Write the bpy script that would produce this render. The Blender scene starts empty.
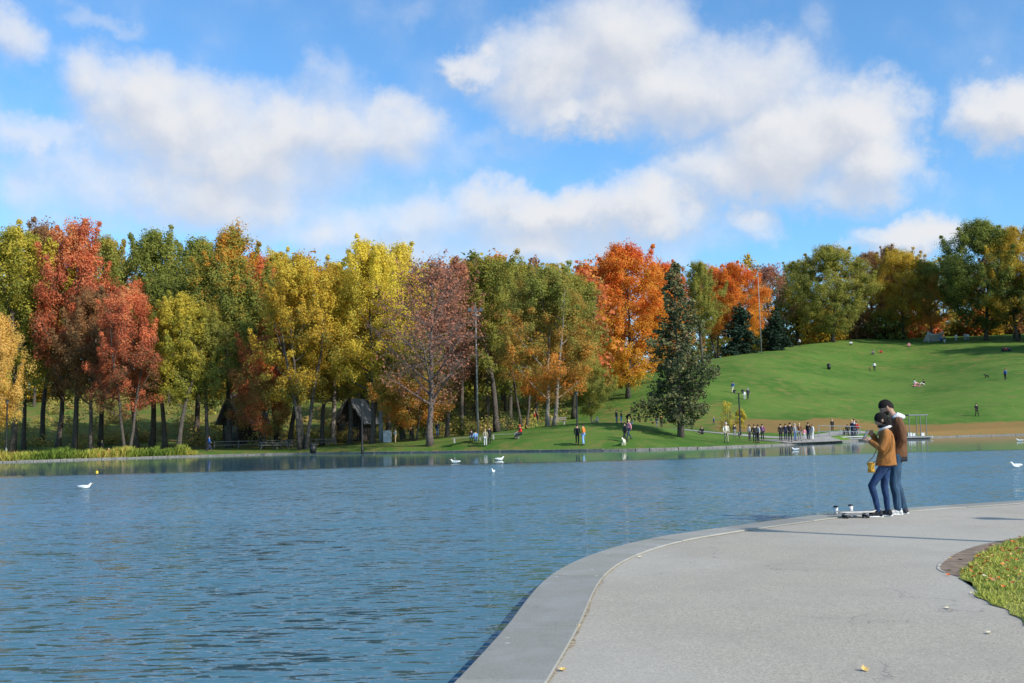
import bpy, bmesh, math, random
import numpy as np
from mathutils import Vector, Matrix

S = bpy.context.scene
COL = S.collection
PI = math.pi

# ------------------------------------------------------------------ camera
F = 1000.0
CAMZ = 1.45
PITCH = math.atan(92.5 / F)
ROLL = math.radians(1.3)
_f = Vector((0, math.cos(PITCH), math.sin(PITCH)))
_u0 = Vector((0, -math.sin(PITCH), math.cos(PITCH)))
_r0 = Vector((1, 0, 0))
RT = _r0 * math.cos(ROLL) - _u0 * math.sin(ROLL)
UP = _u0 * math.cos(ROLL) + _r0 * math.sin(ROLL)
CAM = Vector((0, 0, CAMZ))

cam_d = bpy.data.cameras.new('camera')
cam_d.sensor_width = 36.0
cam_d.lens = 36.0 * F / 1024.0
cam_d.clip_start = 0.1
cam_d.clip_end = 9000
cam = bpy.data.objects.new('camera', cam_d)
COL.objects.link(cam)
m = Matrix.Identity(4)
for i in range(3):
    m[i][0] = RT[i]; m[i][1] = UP[i]; m[i][2] = -_f[i]; m[i][3] = CAM[i]
cam.matrix_world = m
S.camera = cam


def proj(p):
    d = Vector(p) - CAM
    z = d.dot(_f)
    return 512 + F * d.dot(RT) / z, 341.5 - F * d.dot(UP) / z


def ray(px, py):
    return _f + RT * ((px - 512) / F) + UP * ((341.5 - py) / F)


def at_z(px, py, z):
    r = ray(px, py)
    t = (z - CAMZ) / r.z
    return CAM + r * t


def lerp(a, b, t):
    return a + (b - a) * t


# ------------------------------------------------------------------ tagging
def tag(o, label=None, cat=None, group=None, kind=None):
    if label: o['label'] = label
    if cat: o['category'] = cat
    if group: o['group'] = group
    if kind: o['kind'] = kind
    return o


def empty(name, loc=(0, 0, 0), rz=0.0, label=None, cat=None, group=None):
    o = bpy.data.objects.new(name, None)
    o.location = loc
    o.rotation_euler = (0, 0, rz)
    COL.objects.link(o)
    return tag(o, label, cat, group)


class MB:
    """collects shapes for one mesh"""
    def __init__(s):
        s.v = []; s.f = []

    def quad(s, a, b, c, d):
        n = len(s.v); s.v += [tuple(a), tuple(b), tuple(c), tuple(d)]; s.f.append((n, n + 1, n + 2, n + 3))

    def box(s, c, size, rz=0.0, taper=1.0, tilt=None):
        n = len(s.v)
        sx, sy, sz = [k / 2 for k in size]
        R = Matrix.Rotation(rz, 3, 'Z')
        if tilt is not None: R = R @ tilt
        for z in (-1, 1):
            t = taper if z > 0 else 1.0
            for x, y in ((-1, -1), (1, -1), (1, 1), (-1, 1)):
                p = R @ Vector((x * sx * t, y * sy * t, z * sz)) + Vector(c)
                s.v.append(tuple(p))
        s.f += [(n, n + 3, n + 2, n + 1), (n + 4, n + 5, n + 6, n + 7), (n, n + 1, n + 5, n + 4),
                (n + 1, n + 2, n + 6, n + 5), (n + 2, n + 3, n + 7, n + 6), (n + 3, n, n + 4, n + 7)]
        return s

    def tube(s, pts, rad, sides=8, caps=True):
        pts = [Vector(p) for p in pts]
        if not hasattr(rad, '__len__'): rad = [rad] * len(pts)
        n0 = len(s.v)
        prev = None
        for i, p in enumerate(pts):
            if i == 0: d = pts[1] - p
            elif i == len(pts) - 1: d = p - pts[i - 1]
            else: d = pts[i + 1] - pts[i - 1]
            if d.length < 1e-9: d = Vector((0, 0, 1))
            d.normalize()
            if prev is None:
                a = Vector((1, 0, 0)) if abs(d.x) < 0.8 else Vector((0, 1, 0))
                a = (a - d * a.dot(d)).normalized()
            else:
                a = prev - d * prev.dot(d)
                a = a.normalized() if a.length > 1e-6 else Vector((1, 0, 0))
            prev = a
            b = d.cross(a)
            for k in range(sides):
                t = 2 * PI * k / sides
                s.v.append(tuple(p + (a * math.cos(t) + b * math.sin(t)) * rad[i]))
        for i in range(len(pts) - 1):
            for k in range(sides):
                k2 = (k + 1) % sides
                s.f.append((n0 + i * sides + k, n0 + i * sides + k2, n0 + (i + 1) * sides + k2, n0 + (i + 1) * sides + k))
        if caps:
            s.f.append(tuple(n0 + k for k in reversed(range(sides))))
            e = n0 + (len(pts) - 1) * sides
            s.f.append(tuple(e + k for k in range(sides)))
        return s

    def ball(s, c, r, seg=10, rings=7):
        if not hasattr(r, '__len__'): r = (r, r, r)
        n0 = len(s.v)
        c = Vector(c)
        s.v.append(tuple(c + Vector((0, 0, r[2]))))
        for i in range(1, rings):
            a = PI * i / rings
            for k in range(seg):
                b = 2 * PI * k / seg
                s.v.append(tuple(c + Vector((r[0] * math.sin(a) * math.cos(b), r[1] * math.sin(a) * math.sin(b), r[2] * math.cos(a)))))
        s.v.append(tuple(c - Vector((0, 0, r[2]))))
        e = len(s.v) - 1
        for k in range(seg):
            k2 = (k + 1) % seg
            s.f.append((n0, n0 + 1 + k, n0 + 1 + k2))
            s.f.append((e, e - seg + k2, e - seg + k))
            for i in range(rings - 2):
                a = n0 + 1 + i * seg
                s.f.append((a + k, a + seg + k, a + seg + k2, a + k2))
        return s

    def mesh(s, name, mat, smooth=False):
        me = bpy.data.meshes.new(name)
        me.from_pydata(s.v, [], s.f)
        if mat: me.materials.append(mat)
        if smooth: me.polygons.foreach_set('use_smooth', [True] * len(me.polygons))
        me.update()
        return me

    def build(s, name, mat, parent=None, smooth=False, bevel=0.0, loc=None):
        o = bpy.data.objects.new(name, s.mesh(name, mat, smooth))
        COL.objects.link(o)
        if parent: o.parent = parent
        if loc: o.location = loc
        if bevel:
            b = o.modifiers.new('bevel', 'BEVEL'); b.width = bevel; b.segments = 2; b.limit_method = 'ANGLE'
        return o


def np_mesh(name, v, f, mat, smooth=False, attr=None):
    """v (n,3), f (m,k) numpy"""
    me = bpy.data.meshes.new(name)
    n, k = f.shape
    me.vertices.add(len(v)); me.vertices.foreach_set('co', v.astype(np.float32).ravel())
    me.loops.add(n * k); me.loops.foreach_set('vertex_index', f.astype(np.int32).ravel())
    me.polygons.add(n)
    me.polygons.foreach_set('loop_start', np.arange(0, n * k, k, dtype=np.int32))
    me.polygons.foreach_set('loop_total', np.full(n, k, dtype=np.int32))
    if smooth: me.polygons.foreach_set('use_smooth', np.ones(n, dtype=bool))
    if mat: me.materials.append(mat)
    me.update(calc_edges=True)
    if attr is not None:
        for an, arr in attr.items():
            if arr.ndim == 1:
                a = me.attributes.new(an, 'FLOAT', 'POINT'); a.data.foreach_set('value', arr.astype(np.float32))
            else:
                a = me.attributes.new(an, 'FLOAT_COLOR', 'POINT'); a.data.foreach_set('color', arr.astype(np.float32).ravel())
    me.validate()
    return me


# ------------------------------------------------------------------ node helpers
def new_mat(name):
    mt = bpy.data.materials.new(name)
    mt.use_nodes = True
    nt = mt.node_tree
    bs = nt.nodes['Principled BSDF']
    return mt, nt, bs


def N(nt, typ, **kw):
    n = nt.nodes.new(typ)
    for k, v in kw.items():
        if k == 'inp':
            for kk, vv in v.items():
                if hasattr(vv, 'is_output') or isinstance(vv, bpy.types.NodeSocket):
                    nt.links.new(vv, n.inputs[kk])
                else:
                    n.inputs[kk].default_value = vv
        else:
            setattr(n, k, v)
    return n


def math_n(nt, op, a, b=None, c=None, clamp=False):
    n = nt.nodes.new('ShaderNodeMath'); n.operation = op; n.use_clamp = clamp
    for i, x in enumerate((a, b, c)):
        if x is None: continue
        if isinstance(x, bpy.types.NodeSocket): nt.links.new(x, n.inputs[i])
        else: n.inputs[i].default_value = x
    return n.outputs[0]


def smooth_n(nt, x, lo, hi, a=0.0, b=1.0):
    n = nt.nodes.new('ShaderNodeMapRange'); n.interpolation_type = 'SMOOTHSTEP'
    nt.links.new(x, n.inputs[0])
    for i, v in enumerate((lo, hi, a, b)): n.inputs[i + 1].default_value = v
    return n.outputs[0]


def mix_n(nt, fac, a, b, blend='MIX'):
    n = nt.nodes.new('ShaderNodeMix'); n.data_type = 'RGBA'; n.blend_type = blend
    for idx, x in ((0, fac), (6, a), (7, b)):
        if isinstance(x, bpy.types.NodeSocket): nt.links.new(x, n.inputs[idx])
        elif idx == 0: n.inputs[0].default_value = x
        else: n.inputs[idx].default_value = (*x, 1) if len(x) == 3 else x
    return n.outputs[2]


def ramp_n(nt, fac, stops, interp='LINEAR'):
    n = nt.nodes.new('ShaderNodeValToRGB'); cr = n.color_ramp; cr.interpolation = interp
    while len(cr.elements) < len(stops): cr.elements.new(0.5)
    for e, (p, c) in zip(cr.elements, stops):
        e.position = p; e.color = (*c, 1)
    nt.links.new(fac, n.inputs[0])
    return n.outputs[0]


def noise_n(nt, vec, scale, detail=3, rough=0.55, dist=0.0, out='Fac'):
    n = nt.nodes.new('ShaderNodeTexNoise')
    n.inputs['Scale'].default_value = scale; n.inputs['Detail'].default_value = detail
    n.inputs['Roughness'].default_value = rough; n.inputs['Distortion'].default_value = dist
    if vec is not None: nt.links.new(vec, n.inputs['Vector'])
    return n.outputs[out]


_simple = {}
def simple(col, rough=0.8, metal=0.0, var=0.15, scale=40.0, bump=0.0):
    key = (tuple(round(c, 3) for c in col), rough, metal, var, scale, bump)
    if key in _simple: return _simple[key]
    mt, nt, bs = new_mat('surface_%d' % len(_simple))
    tc = N(nt, 'ShaderNodeTexCoord')
    nz = noise_n(nt, tc.outputs['Object'], scale, 3)
    d = tuple(max(0, c * (1 - var)) for c in col); l = tuple(min(1, c * (1 + var)) for c in col)
    c = mix_n(nt, smooth_n(nt, nz, 0.3, 0.7), d, l)
    nt.links.new(c, bs.inputs['Base Color'])
    bs.inputs['Roughness'].default_value = rough; bs.inputs['Metallic'].default_value = metal
    bs.inputs['Specular IOR Level'].default_value = 0.3
    if bump:
        b = N(nt, 'ShaderNodeBump'); b.inputs['Strength'].default_value = 0.6; b.inputs['Distance'].default_value = bump
        nt.links.new(nz, b.inputs['Height']); nt.links.new(b.outputs[0], bs.inputs['Normal'])
    _simple[key] = mt
    return mt


# ------------------------------------------------------------------ light and sky
SUN_EL = math.radians(33)
SUN_AZ = math.atan2(0.77, -0.64)      # clockwise from +Y
sd = Vector((math.sin(SUN_AZ) * math.cos(SUN_EL), math.cos(SUN_AZ) * math.cos(SUN_EL), math.sin(SUN_EL)))
ld = bpy.data.lights.new('sun', 'SUN')
ld.energy = 3.7; ld.angle = math.radians(0.55); ld.color = (1.0, 0.93, 0.82)
sun = bpy.data.objects.new('sun', ld); COL.objects.link(sun)
sun.rotation_euler = (-sd).to_track_quat('-Z', 'Y').to_euler()
sun.location = (40, -30, 60)

W = bpy.data.worlds.new('World'); S.world = W; W.use_nodes = True
nt = W.node_tree
bg = nt.nodes['Background']
sky = N(nt, 'ShaderNodeTexSky', sky_type='NISHITA')
sky.sun_disc = False; sky.sun_elevation = SUN_EL; sky.sun_rotation = SUN_AZ
sky.altitude = 200; sky.air_density = 1.0; sky.dust_density = 1.3; sky.ozone_density = 2.5
tc = N(nt, 'ShaderNodeTexCoord')
sep = N(nt, 'ShaderNodeSeparateXYZ'); nt.links.new(tc.outputs['Generated'], sep.inputs[0])
az = math_n(nt, 'ARCTAN2', sep.outputs[0], sep.outputs[1])
el = math_n(nt, 'ARCSINE', sep.outputs[2])
comb = N(nt, 'ShaderNodeCombineXYZ'); nt.links.new(az, comb.inputs[0]); nt.links.new(el, comb.inputs[1])
base = comb.outputs[0]
# domain warp -> puffy outlines
def vm(op, a, b):
    n = nt.nodes.new('ShaderNodeVectorMath'); n.operation = op
    for i, x in enumerate((a, b)):
        if isinstance(x, bpy.types.NodeSocket): nt.links.new(x, n.inputs[i])
        else: n.inputs[i].default_value = x
    return n.outputs[0]
w1 = vm('MULTIPLY', vm('SUBTRACT', noise_n(nt, tc.outputs['Generated'], 9, 6, 0.62, 0, 'Color'), (0.5, 0.5, 0.5)), (0.13, 0.10, 0))
w2 = vm('MULTIPLY', vm('SUBTRACT', noise_n(nt, tc.outputs['Generated'], 34, 5, 0.6, 0, 'Color'), (0.5, 0.5, 0.5)), (0.035, 0.03, 0))
wv = vm('ADD', vm('ADD', base, w1), w2)
CL = [  # pixel-measured cloud lobes turned into azimuth / elevation (x, y, rx, ry, weight)
    (185, 128, 105, 52, 1.0), (130, 92, 62, 45, 1.0), (250, 145, 90, 45, 1.0), (345, 142, 85, 40, 1.0), (330, 100, 40, 42, .6),
    (200, 195, 175, 46, .85), (300, 165, 150, 50, .8), (45, 138, 75, 24, .75), (4, 40, 34, 26, .7), (60, 48, 40, 9, .35), (105, 10, 45, 12, .5),
    (540, 212, 130, 30, 1.0), (430, 225, 90, 28, .75), (645, 205, 62, 34, 1.0), (520, 240, 200, 34, .8), (330, 240, 110, 30, .7), (700, 215, 30, 16, .5),
    (560, 70, 85, 45, 1.0), (620, 40, 80, 60, 1.0), (690, 88, 100, 46, 1.0), (760, 80, 60, 45, .9), (468, 62, 30, 20, .9), (600, 105, 95, 24, 1.0),
    (800, 140, 85, 55, 1.1), (860, 118, 46, 42, 1.1), (735, 165, 80, 34, .85), (845, 188, 62, 26, .8), (880, 160, 36, 30, .9), (755, 216, 28, 20, .7),
    (992, 112, 48, 30, 1.0), (1035, 100, 40, 30, 1.0), (915, 238, 42, 20, 1.0), (870, 250, 60, 8, .5), (505, 140, 60, 14, .35), (815, 20, 22, 22, .4),
    (430, 10, 50, 14, .3), (250, 205, 200, 26, .45),
    # outside the frame, so that the sky goes on and the lake has something to mirror
    (-250, 60, 150, 70, 1.0), (1350, 80, 170, 60, 1.0), (300, -260, 190, 80, .9), (900, -330, 220, 90, .9), (560, -560, 230, 60, .8), (-100, -420, 160, 90, .8), (1500, -350, 230, 90, .9)]
ng = bpy.data.node_groups.new('cloud_density', 'ShaderNodeTree')
ng.interface.new_socket('Vector', in_out='INPUT', socket_type='NodeSocketVector')
ng.interface.new_socket('Dir', in_out='INPUT', socket_type='NodeSocketVector')
ng.interface.new_socket('Density', in_out='OUTPUT', socket_type='NodeSocketFloat')
gi = ng.nodes.new('NodeGroupInput'); go = ng.nodes.new('NodeGroupOutput')
def gvm(op, a, b):
    n = ng.nodes.new('ShaderNodeVectorMath'); n.operation = op
    for i, x in enumerate((a, b)):
        if isinstance(x, bpy.types.NodeSocket): ng.links.new(x, n.inputs[i])
        else: n.inputs[i].default_value = x
    return n
acc = None
for (x, y, rx, ry, wgt) in CL:
    d = ray(x, y).normalized()
    a_, e_ = math.atan2(d.x, d.y), math.asin(d.z)
    k = 1.0 / F
    s_ = gvm('MULTIPLY', gvm('SUBTRACT', gi.outputs[0], (a_, e_, 0)).outputs[0], (1 / (rx * k * 1.06), 1 / (ry * k * 1.06), 0)).outputs[0]
    ln = gvm('DOT_PRODUCT', s_, s_)
    v_ = math_n(ng, 'MULTIPLY_ADD', ln.outputs['Value'], -wgt * 0.55, wgt)
    v_ = math_n(ng, 'MAXIMUM', v_, 0.0)
    acc = v_ if acc is None else math_n(ng, 'SMOOTH_MAX', acc, v_, 0.25)
fine = noise_n(ng, gi.outputs[1], 13, 8, 0.60)
vr_ = ng.nodes.new('ShaderNodeTexVoronoi'); vr_.feature = 'SMOOTH_F1'; vr_.inputs['Scale'].default_value = 26; vr_.inputs['Smoothness'].default_value = .6
ng.links.new(gi.outputs[1], vr_.inputs['Vector'])
dn = math_n(ng, 'ADD', acc, math_n(ng, 'MULTIPLY', math_n(ng, 'SUBTRACT', fine, 0.5), 0.75))
dn = math_n(ng, 'ADD', dn, math_n(ng, 'MULTIPLY', math_n(ng, 'SUBTRACT', 0.4, vr_.outputs['Distance']), 0.28))
ng.links.new(dn, go.inputs[0])
def density(off):
    g_ = nt.nodes.new('ShaderNodeGroup'); g_.node_tree = ng
    nt.links.new(vm('ADD', wv, (off[0], off[1], 0)), g_.inputs[0]); nt.links.new(vm('ADD', tc.outputs['Generated'], (off[0], 0, off[1])), g_.inputs[1])
    return g_.outputs[0]
dens = density((0, 0)); dens2 = density((.012, .022))
alpha = smooth_n(nt, dens, 0.04, 1.05)
lit = math_n(nt, 'SUBTRACT', dens, dens2)
lit = math_n(nt, 'ADD', lit, math_n(nt, 'MULTIPLY', math_n(nt, 'SUBTRACT', dens, 1.0), -0.10))
cc = mix_n(nt, smooth_n(nt, lit, -0.30, 0.34), (2.85, 3.08, 3.55), (3.88, 3.95, 4.12))
skyc = mix_n(nt, 1.0, sky.outputs[0], (0.59, 0.91, 1.09), 'MULTIPLY')
fin = mix_n(nt, alpha, skyc, cc)
nt.links.new(fin, bg.inputs[0]); bg.inputs[1].default_value = 0.15
WSTR = bg.inputs[1]
W.cycles.sampling_method = 'MANUAL'; W.cycles.sample_map_resolution = 512

S.view_settings.view_transform = 'Standard'
try: S.view_settings.look = 'None'
except Exception: pass
S.view_settings.exposure = 0.5
S.view_settings.gamma = 1.0
S.view_settings.use_curve_mapping = False
S.cycles.max_bounces = 6; S.cycles.diffuse_bounces = 3; S.cycles.transmission_bounces = 3; S.cycles.glossy_bounces = 3
S.cycles.use_denoising = True
S.cycles.sample_clamp_indirect = 6

# ------------------------------------------------------------------ terrain beyond the lake
SU = np.array([-1.6, -.8, -.512, -.32, -.21, -.11, 0, .08, .14, .19, .25, .31, .35, .39, .44, .5, .8, 1.6])
SY = np.array([70, 84, 92, 102.5, 104, 95, 88, 82.5, 81.5, 84, 88, 96, 108, 118, 123, 126, 128, 110.])
TU = np.array([-1.6, -.8, -.512, -.35, -.2, -.1, 0, .08, .13, .19, .25, .32, .40, .49, .8, 1.6])
TY = np.array([70, 85, 92, 97, 103, 110, 120, 130, 140, 150, 160, 180, 200, 228, 245, 270, 320, 3500.])
TZ = np.array([
    [.0, .2, .3, .4, .5, .6, .8, 1.5, 3, 4.5, 6, 9, 11, 13, 14, 15, 16, 16],
    [.0, .2, .3, .4, .5, .6, .8, 1.4, 2.8, 4.5, 6, 9, 11, 13, 14, 15, 16, 16],
    [.0, .1, .1, .15, .2, .3, .6, 1.2, 2.6, 4.4, 6, 9.2, 11, 13, 14, 15, 16, 16],
    [.0, .1, .1, .15, .2, .3, .6, 1.2, 2.6, 4.4, 6, 9.2, 11, 13, 14, 15, 16, 16],
    [.0, .1, .1, .15, .2, .3, .6, 1.1, 2.3, 4.0, 5.6, 9.0, 11, 13, 14, 15, 16, 16],
    [.0, .1, .2, .4, .7, 1.0, 1.2, 1.5, 2.4, 3.8, 5.2, 8.0, 10, 12, 13, 14, 16, 16],
    [.0, .1, .9, 1.7, 1.9, 1.8, 1.6, 1.8, 2.6, 4.2, 5.4, 8.0, 10, 12, 13, 14, 16, 16],
    [.0, .3, 1.8, 2.55, 2.5, 2.1, 1.9, 2.5, 3.8, 5.6, 7.0, 9.0, 11, 13, 14, 15, 16, 16],
    [.0, .4, 1.4, 2.1, 2.0, 1.7, 1.7, 2.5, 4.8, 7.4, 9.0, 11, 13, 14, 15, 16, 17, 17],
    [.0, .15, .5, .8, 1.1, 1.3, 1.6, 2.7, 4.6, 7.0, 9.3, 12.6, 15.2, 16.6, 17, 17, 17, 17],
    [.0, .05, .15, .3, .6, 1.0, 1.5, 2.7, 4.3, 6.2, 8.3, 12.8, 17.2, 19.3, 19.5, 19.5, 19.5, 19.5],
    [.0, .0, .05, .1, .4, .8, 1.1, 1.9, 3.2, 4.8, 6.6, 10, 14, 20.6, 23.0, 23.2, 23.2, 23.2],
    [.0, .0, .0, .0, .0, .0, .2, 1.1, 2.6, 4.3, 6.3, 9.3, 13.0, 20.0, 23.2, 23.6, 23.6, 23.6],
    [.0, .0, .0, .0, .0, .0, .1, 1.0, 3.2, 5.8, 8.2, 12.0, 15.5, 21.0, 23.4, 23.8, 23.8, 23.8],
    [.0, .0, .0, .0, .0, .0, .1, 1.0, 3.2, 5.8, 8.2, 12.0, 15.5, 21.0, 23.4, 23.8, 23.8, 23.8],
    [.0, .0, .0, .0, .0, .5, 1.2, 2.0, 4, 6, 8, 12, 15, 20, 22, 22, 22, 22]])
GU = np.linspace(-1.6, 1.6, 321)
GD = np.arange(0, 261.0, 1.0)


# smooth the shore line
_yy = np.interp(GU, SU, SY)
_k = np.exp(-0.5 * (np.arange(-6, 7) / 2.2) ** 2); _k /= _k.sum()
_yy = np.convolve(np.pad(_yy, 6, mode='edge'), _k, mode='valid')
SHORE = _yy
def shoreY(u): return float(np.interp(u, GU, SHORE))

GZ = np.zeros((len(GU), len(GD)))
_tab = np.array([[np.interp(y, TY, TZ[i]) for i in range(len(TU))] for y in range(70, 460)])   # y rows, TU cols
for iu, u in enumerate(GU):
    col = np.array([np.interp(u, TU, r) for r in _tab])
    ys = SHORE[iu] + GD
    GZ[iu] = np.interp(ys, np.arange(70, 460), col)
# blur
def blur(a, n, ax):
    k = np.exp(-0.5 * (np.arange(-3 * n, 3 * n + 1) / n) ** 2); k /= k.sum()
    pad = [(0, 0), (0, 0)]; pad[ax] = (3 * n, 3 * n)
    p = np.pad(a, pad, mode='edge')
    return np.apply_along_axis(lambda r: np.convolve(r, k, mode='valid'), ax, p)
GZ = blur(blur(GZ, 3, 0), 3, 1)
_rs = np.random.RandomState(3)
bmp = blur(blur(_rs.randn(*GZ.shape), 3, 0), 4, 1)
GZ += bmp / bmp.std() * 0.07
ramp = np.clip(GD / 3.0, 0, 1); ramp = ramp * ramp * (3 - 2 * ramp)
GZ = 0.03 + (np.maximum(GZ, 0.02)) * ramp[None, :]


def hgt(x, y):
    u = x / y
    d = y - np.interp(u, GU, SHORE)
    i = (u - GU[0]) / (GU[1] - GU[0]); i = min(max(i, 0), len(GU) - 1.001)
    j = min(max(d, 0), len(GD) - 1.001)
    i0, j0 = int(i), int(j); fi, fj = i - i0, j - j0
    return float((GZ[i0, j0] * (1 - fi) + GZ[i0 + 1, j0] * fi) * (1 - fj) + (GZ[i0, j0 + 1] * (1 - fi) + GZ[i0 + 1, j0 + 1] * fi) * fj)


def spot(px, Y):
    """ground point at depth Y that shows in column px"""
    X = Y * (px - 512) / F
    for _ in range(5):
        z = hgt(X, Y)
        qx, qy = proj((X, Y, z))
        X += (px - qx) / F * Y
    return Vector((X, Y, hgt(X, Y)))


def ground_px(px, py, y0=78, y1=330):
    """first ground point beyond the lake hit by the pixel's ray"""
    r = ray(px, py)
    Y = y0
    while Y < y1:
        p = CAM + r * (Y / r.y)
        if p.y - shoreY(p.x / p.y) >= 0 and p.z <= hgt(p.x, p.y):
            return Vector((p.x, p.y, hgt(p.x, p.y)))
        Y += 0.25
    return None


def top_h(p, py):
    """height above p at which a vertical over p shows at image row py"""
    z = p.z
    for _ in range(5):
        qx, qy = proj((p.x, p.y, z))
        z += (qy - py) / F * p.y
    return z - p.z


# mesh of the far bank, with extra far rows to the horizon
GD2 = np.concatenate([GD, [290, 340, 420, 600, 1000, 2000, 4000]])
V = []; LIT = []
def litter(u, Y, d):
    s = 0.0
    def band(a, b, w):
        return max(0, min(1, (Y - a) / w)) * max(0, min(1, (b - Y) / w))
    if u > 0.34: s = max(s, band(118.5, 133.5 + (u - .4) * 12, 2.5))
    if 0.30 < u <= 0.34: s = max(s, band(110 + (u - .3) * 250, 134, 3.0))
    if 0.18 < u <= 0.30: s = max(s, band(107, 131, 4.0) * min(1, (u - .18) / .03) * .95)
    if 0.08 < u < 0.22: s = max(s, band(108, 150, 10) * .5)
    if -0.06 < u < 0.07: s = max(s, band(86, 92, 3) * .55)
    if u < -0.03: s = max(s, .42 + .2 * band(112, 130, 6))
    if u < -0.03 and Y > 130: s = max(s, .6 if Y < 160 else .5)
    if 0.02 < u < 0.14 and Y < 150: s = max(s, .3)
    if Y > 205 and u > .2: s = max(s, .25)
    if u > .22: s = max(s, .42 * band(193, 200, 1.5), .3 * band(150, 156, 2) * (.5 + .5 * math.sin(u * 40)))
    if d > 0 and Y > 132 and u > .15: s = max(s, .16 + .14 * math.sin(u * 23 + Y * .05))
    return s
for iu, u in enumerate(GU):
    for d in GD2:
        Y = SHORE[iu] + d
        z = GZ[iu, int(d)] if d <= 260 else GZ[iu, -1]
        V.append((u * Y, Y, z)); LIT.append(litter(u, Y, d))
V = np.array(V); LIT = np.array(LIT)
nd = len(GD2)
ii, jj = np.meshgrid(np.arange(len(GU) - 1), np.arange(nd - 1), indexing='ij')
a = (ii * nd + jj).ravel()
Fc = np.stack([a, a + nd, a + nd + 1, a + 1], 1)

gm, nt, bs = new_mat('park_grass')
geo = N(nt, 'ShaderNodeNewGeometry'); P = geo.outputs['Position']
n1 = noise_n(nt, P, 0.09, 5, 0.6); n2 = noise_n(nt, P, 0.6, 4, 0.65); n3 = noise_n(nt, P, 5.0, 3, 0.7)
c = mix_n(nt, smooth_n(nt, n1, 0.38, 0.62), (0.055, 0.132, 0.019), (0.104, 0.183, 0.031))
c = mix_n(nt, math_n(nt, 'MULTIPLY', smooth_n(nt, n2, 0.42, 0.7), 0.55), c, (0.175, 0.19, 0.055))
c = mix_n(nt, math_n(nt, 'MULTIPLY', smooth_n(nt, n3, 0.35, 0.7), 0.45), c, (0.045, 0.10, 0.015))
at = N(nt, 'ShaderNodeAttribute', attribute_name='litter')
lv = math_n(nt, 'ADD', at.outputs['Fac'], math_n(nt, 'MULTIPLY', math_n(nt, 'SUBTRACT', n2, 0.5), 1.4))
lv = math_n(nt, 'ADD', lv, math_n(nt, 'MULTIPLY', math_n(nt, 'SUBTRACT', n3, 0.5), 1.5))
lm = smooth_n(nt, lv, 0.30, 0.95)
lc = mix_n(nt, smooth_n(nt, noise_n(nt, P, 3.0, 3), 0.35, 0.65), (0.27, 0.135, 0.05), (0.19, 0.15, 0.05))
c = mix_n(nt, lm, c, lc)
nt.links.new(c, bs.inputs['Base Color']); bs.inputs['Roughness'].default_value = 0.95; bs.inputs['Specular IOR Level'].default_value = 0.1
b = N(nt, 'ShaderNodeBump'); b.inputs['Strength'].default_value = 0.5; b.inputs['Distance'].default_value = 0.12
nt.links.new(n3, b.inputs['Height']); nt.links.new(b.outputs[0], bs.inputs['Normal'])
me = np_mesh('hill_ground', V, Fc, gm, True, {'litter': LIT})
hill = bpy.data.objects.new('hill', me); COL.objects.link(hill)
tag(hill, 'green grassy hillside park rising behind the lake', kind='structure')

# base earth to the horizon
mb = MB(); mb.quad((-5000, -5000, -2.5), (5000, -5000, -2.5), (5000, 5000, -2.5), (-5000, 5000, -2.5))
tag(mb.build('ground', gm), 'grassy earth reaching the horizon', kind='structure')

# ------------------------------------------------------------------ water
WZ = -0.12
wm, nt, bs = new_mat('lake_water')
geo = N(nt, 'ShaderNodeNewGeometry'); P = geo.outputs['Position']
sp = N(nt, 'ShaderNodeSeparateXYZ'); nt.links.new(P, sp.inputs[0])
def wn(sx, sy, sc, det=3, rough=0.55, off=0):
    m_ = N(nt, 'ShaderNodeMapping'); m_.inputs['Scale'].default_value = (sx, sy, 1); m_.inputs['Location'].default_value = (off, off * 2, 0)
    m_.inputs['Rotation'].default_value = (0, 0, math.radians(4))
    nt.links.new(P, m_.inputs[0])
    return noise_n(nt, m_.outputs[0], sc, det, rough, 0.3)
wa = wn(1.0, 2.6, 1.15, 2, 0.45)
wb = wn(0.8, 1.4, 4.5, 3, 0.6, 3.7)
wc = wn(1.0, 1.0, 13, 2, 0.5, 9.1)
big = wn(0.5, 1, 0.12, 2, 0.5, 21)
# wind ripples end in the lee of the far bank
lee = math_n(nt, 'ADD', sp.outputs[1], math_n(nt, 'MULTIPLY', math_n(nt, 'SUBTRACT', big, 0.5), 7))
lee = math_n(nt, 'SUBTRACT', lee, math_n(nt, 'MULTIPLY', sp.outputs[0], 0.14))
amp = smooth_n(nt, lee, 50.0, 56.0, 1.0, 0.03)
patch = math_n(nt, 'MULTIPLY', smooth_n(nt, big, 0.3, 0.7, 0.75, 1.2), smooth_n(nt, sp.outputs[1], 6.0, 24.0, 1.7, 1.0))
def slope(sx, sy, sc, det, k, off):
    m_ = N(nt, 'ShaderNodeMapping'); m_.inputs['Scale'].default_value = (sx, sy, 1); m_.inputs['Location'].default_value = (off, off * 2, 0)
    m_.inputs['Rotation'].default_value = (0, 0, math.radians(4))
    nt.links.new(P, m_.inputs[0])
    c_ = noise_n(nt, m_.outputs[0], sc, det, .55, 0.3, 'Color')
    q = N(nt, 'ShaderNodeVectorMath', operation='SUBTRACT'); nt.links.new(c_, q.inputs[0]); q.inputs[1].default_value = (.5, .5, .5)
    r = N(nt, 'ShaderNodeVectorMath', operation='MULTIPLY'); nt.links.new(q.outputs[0], r.inputs[0]); r.inputs[1].default_value = (k[0], k[1], 0)
    return r.outputs[0]
def vadd(a_, b_):
    q = N(nt, 'ShaderNodeVectorMath', operation='ADD')
    for i_, x_ in enumerate((a_, b_)):
        if isinstance(x_, bpy.types.NodeSocket): nt.links.new(x_, q.inputs[i_])
        else: q.inputs[i_].default_value = x_
    return q.outputs[0]
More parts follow.
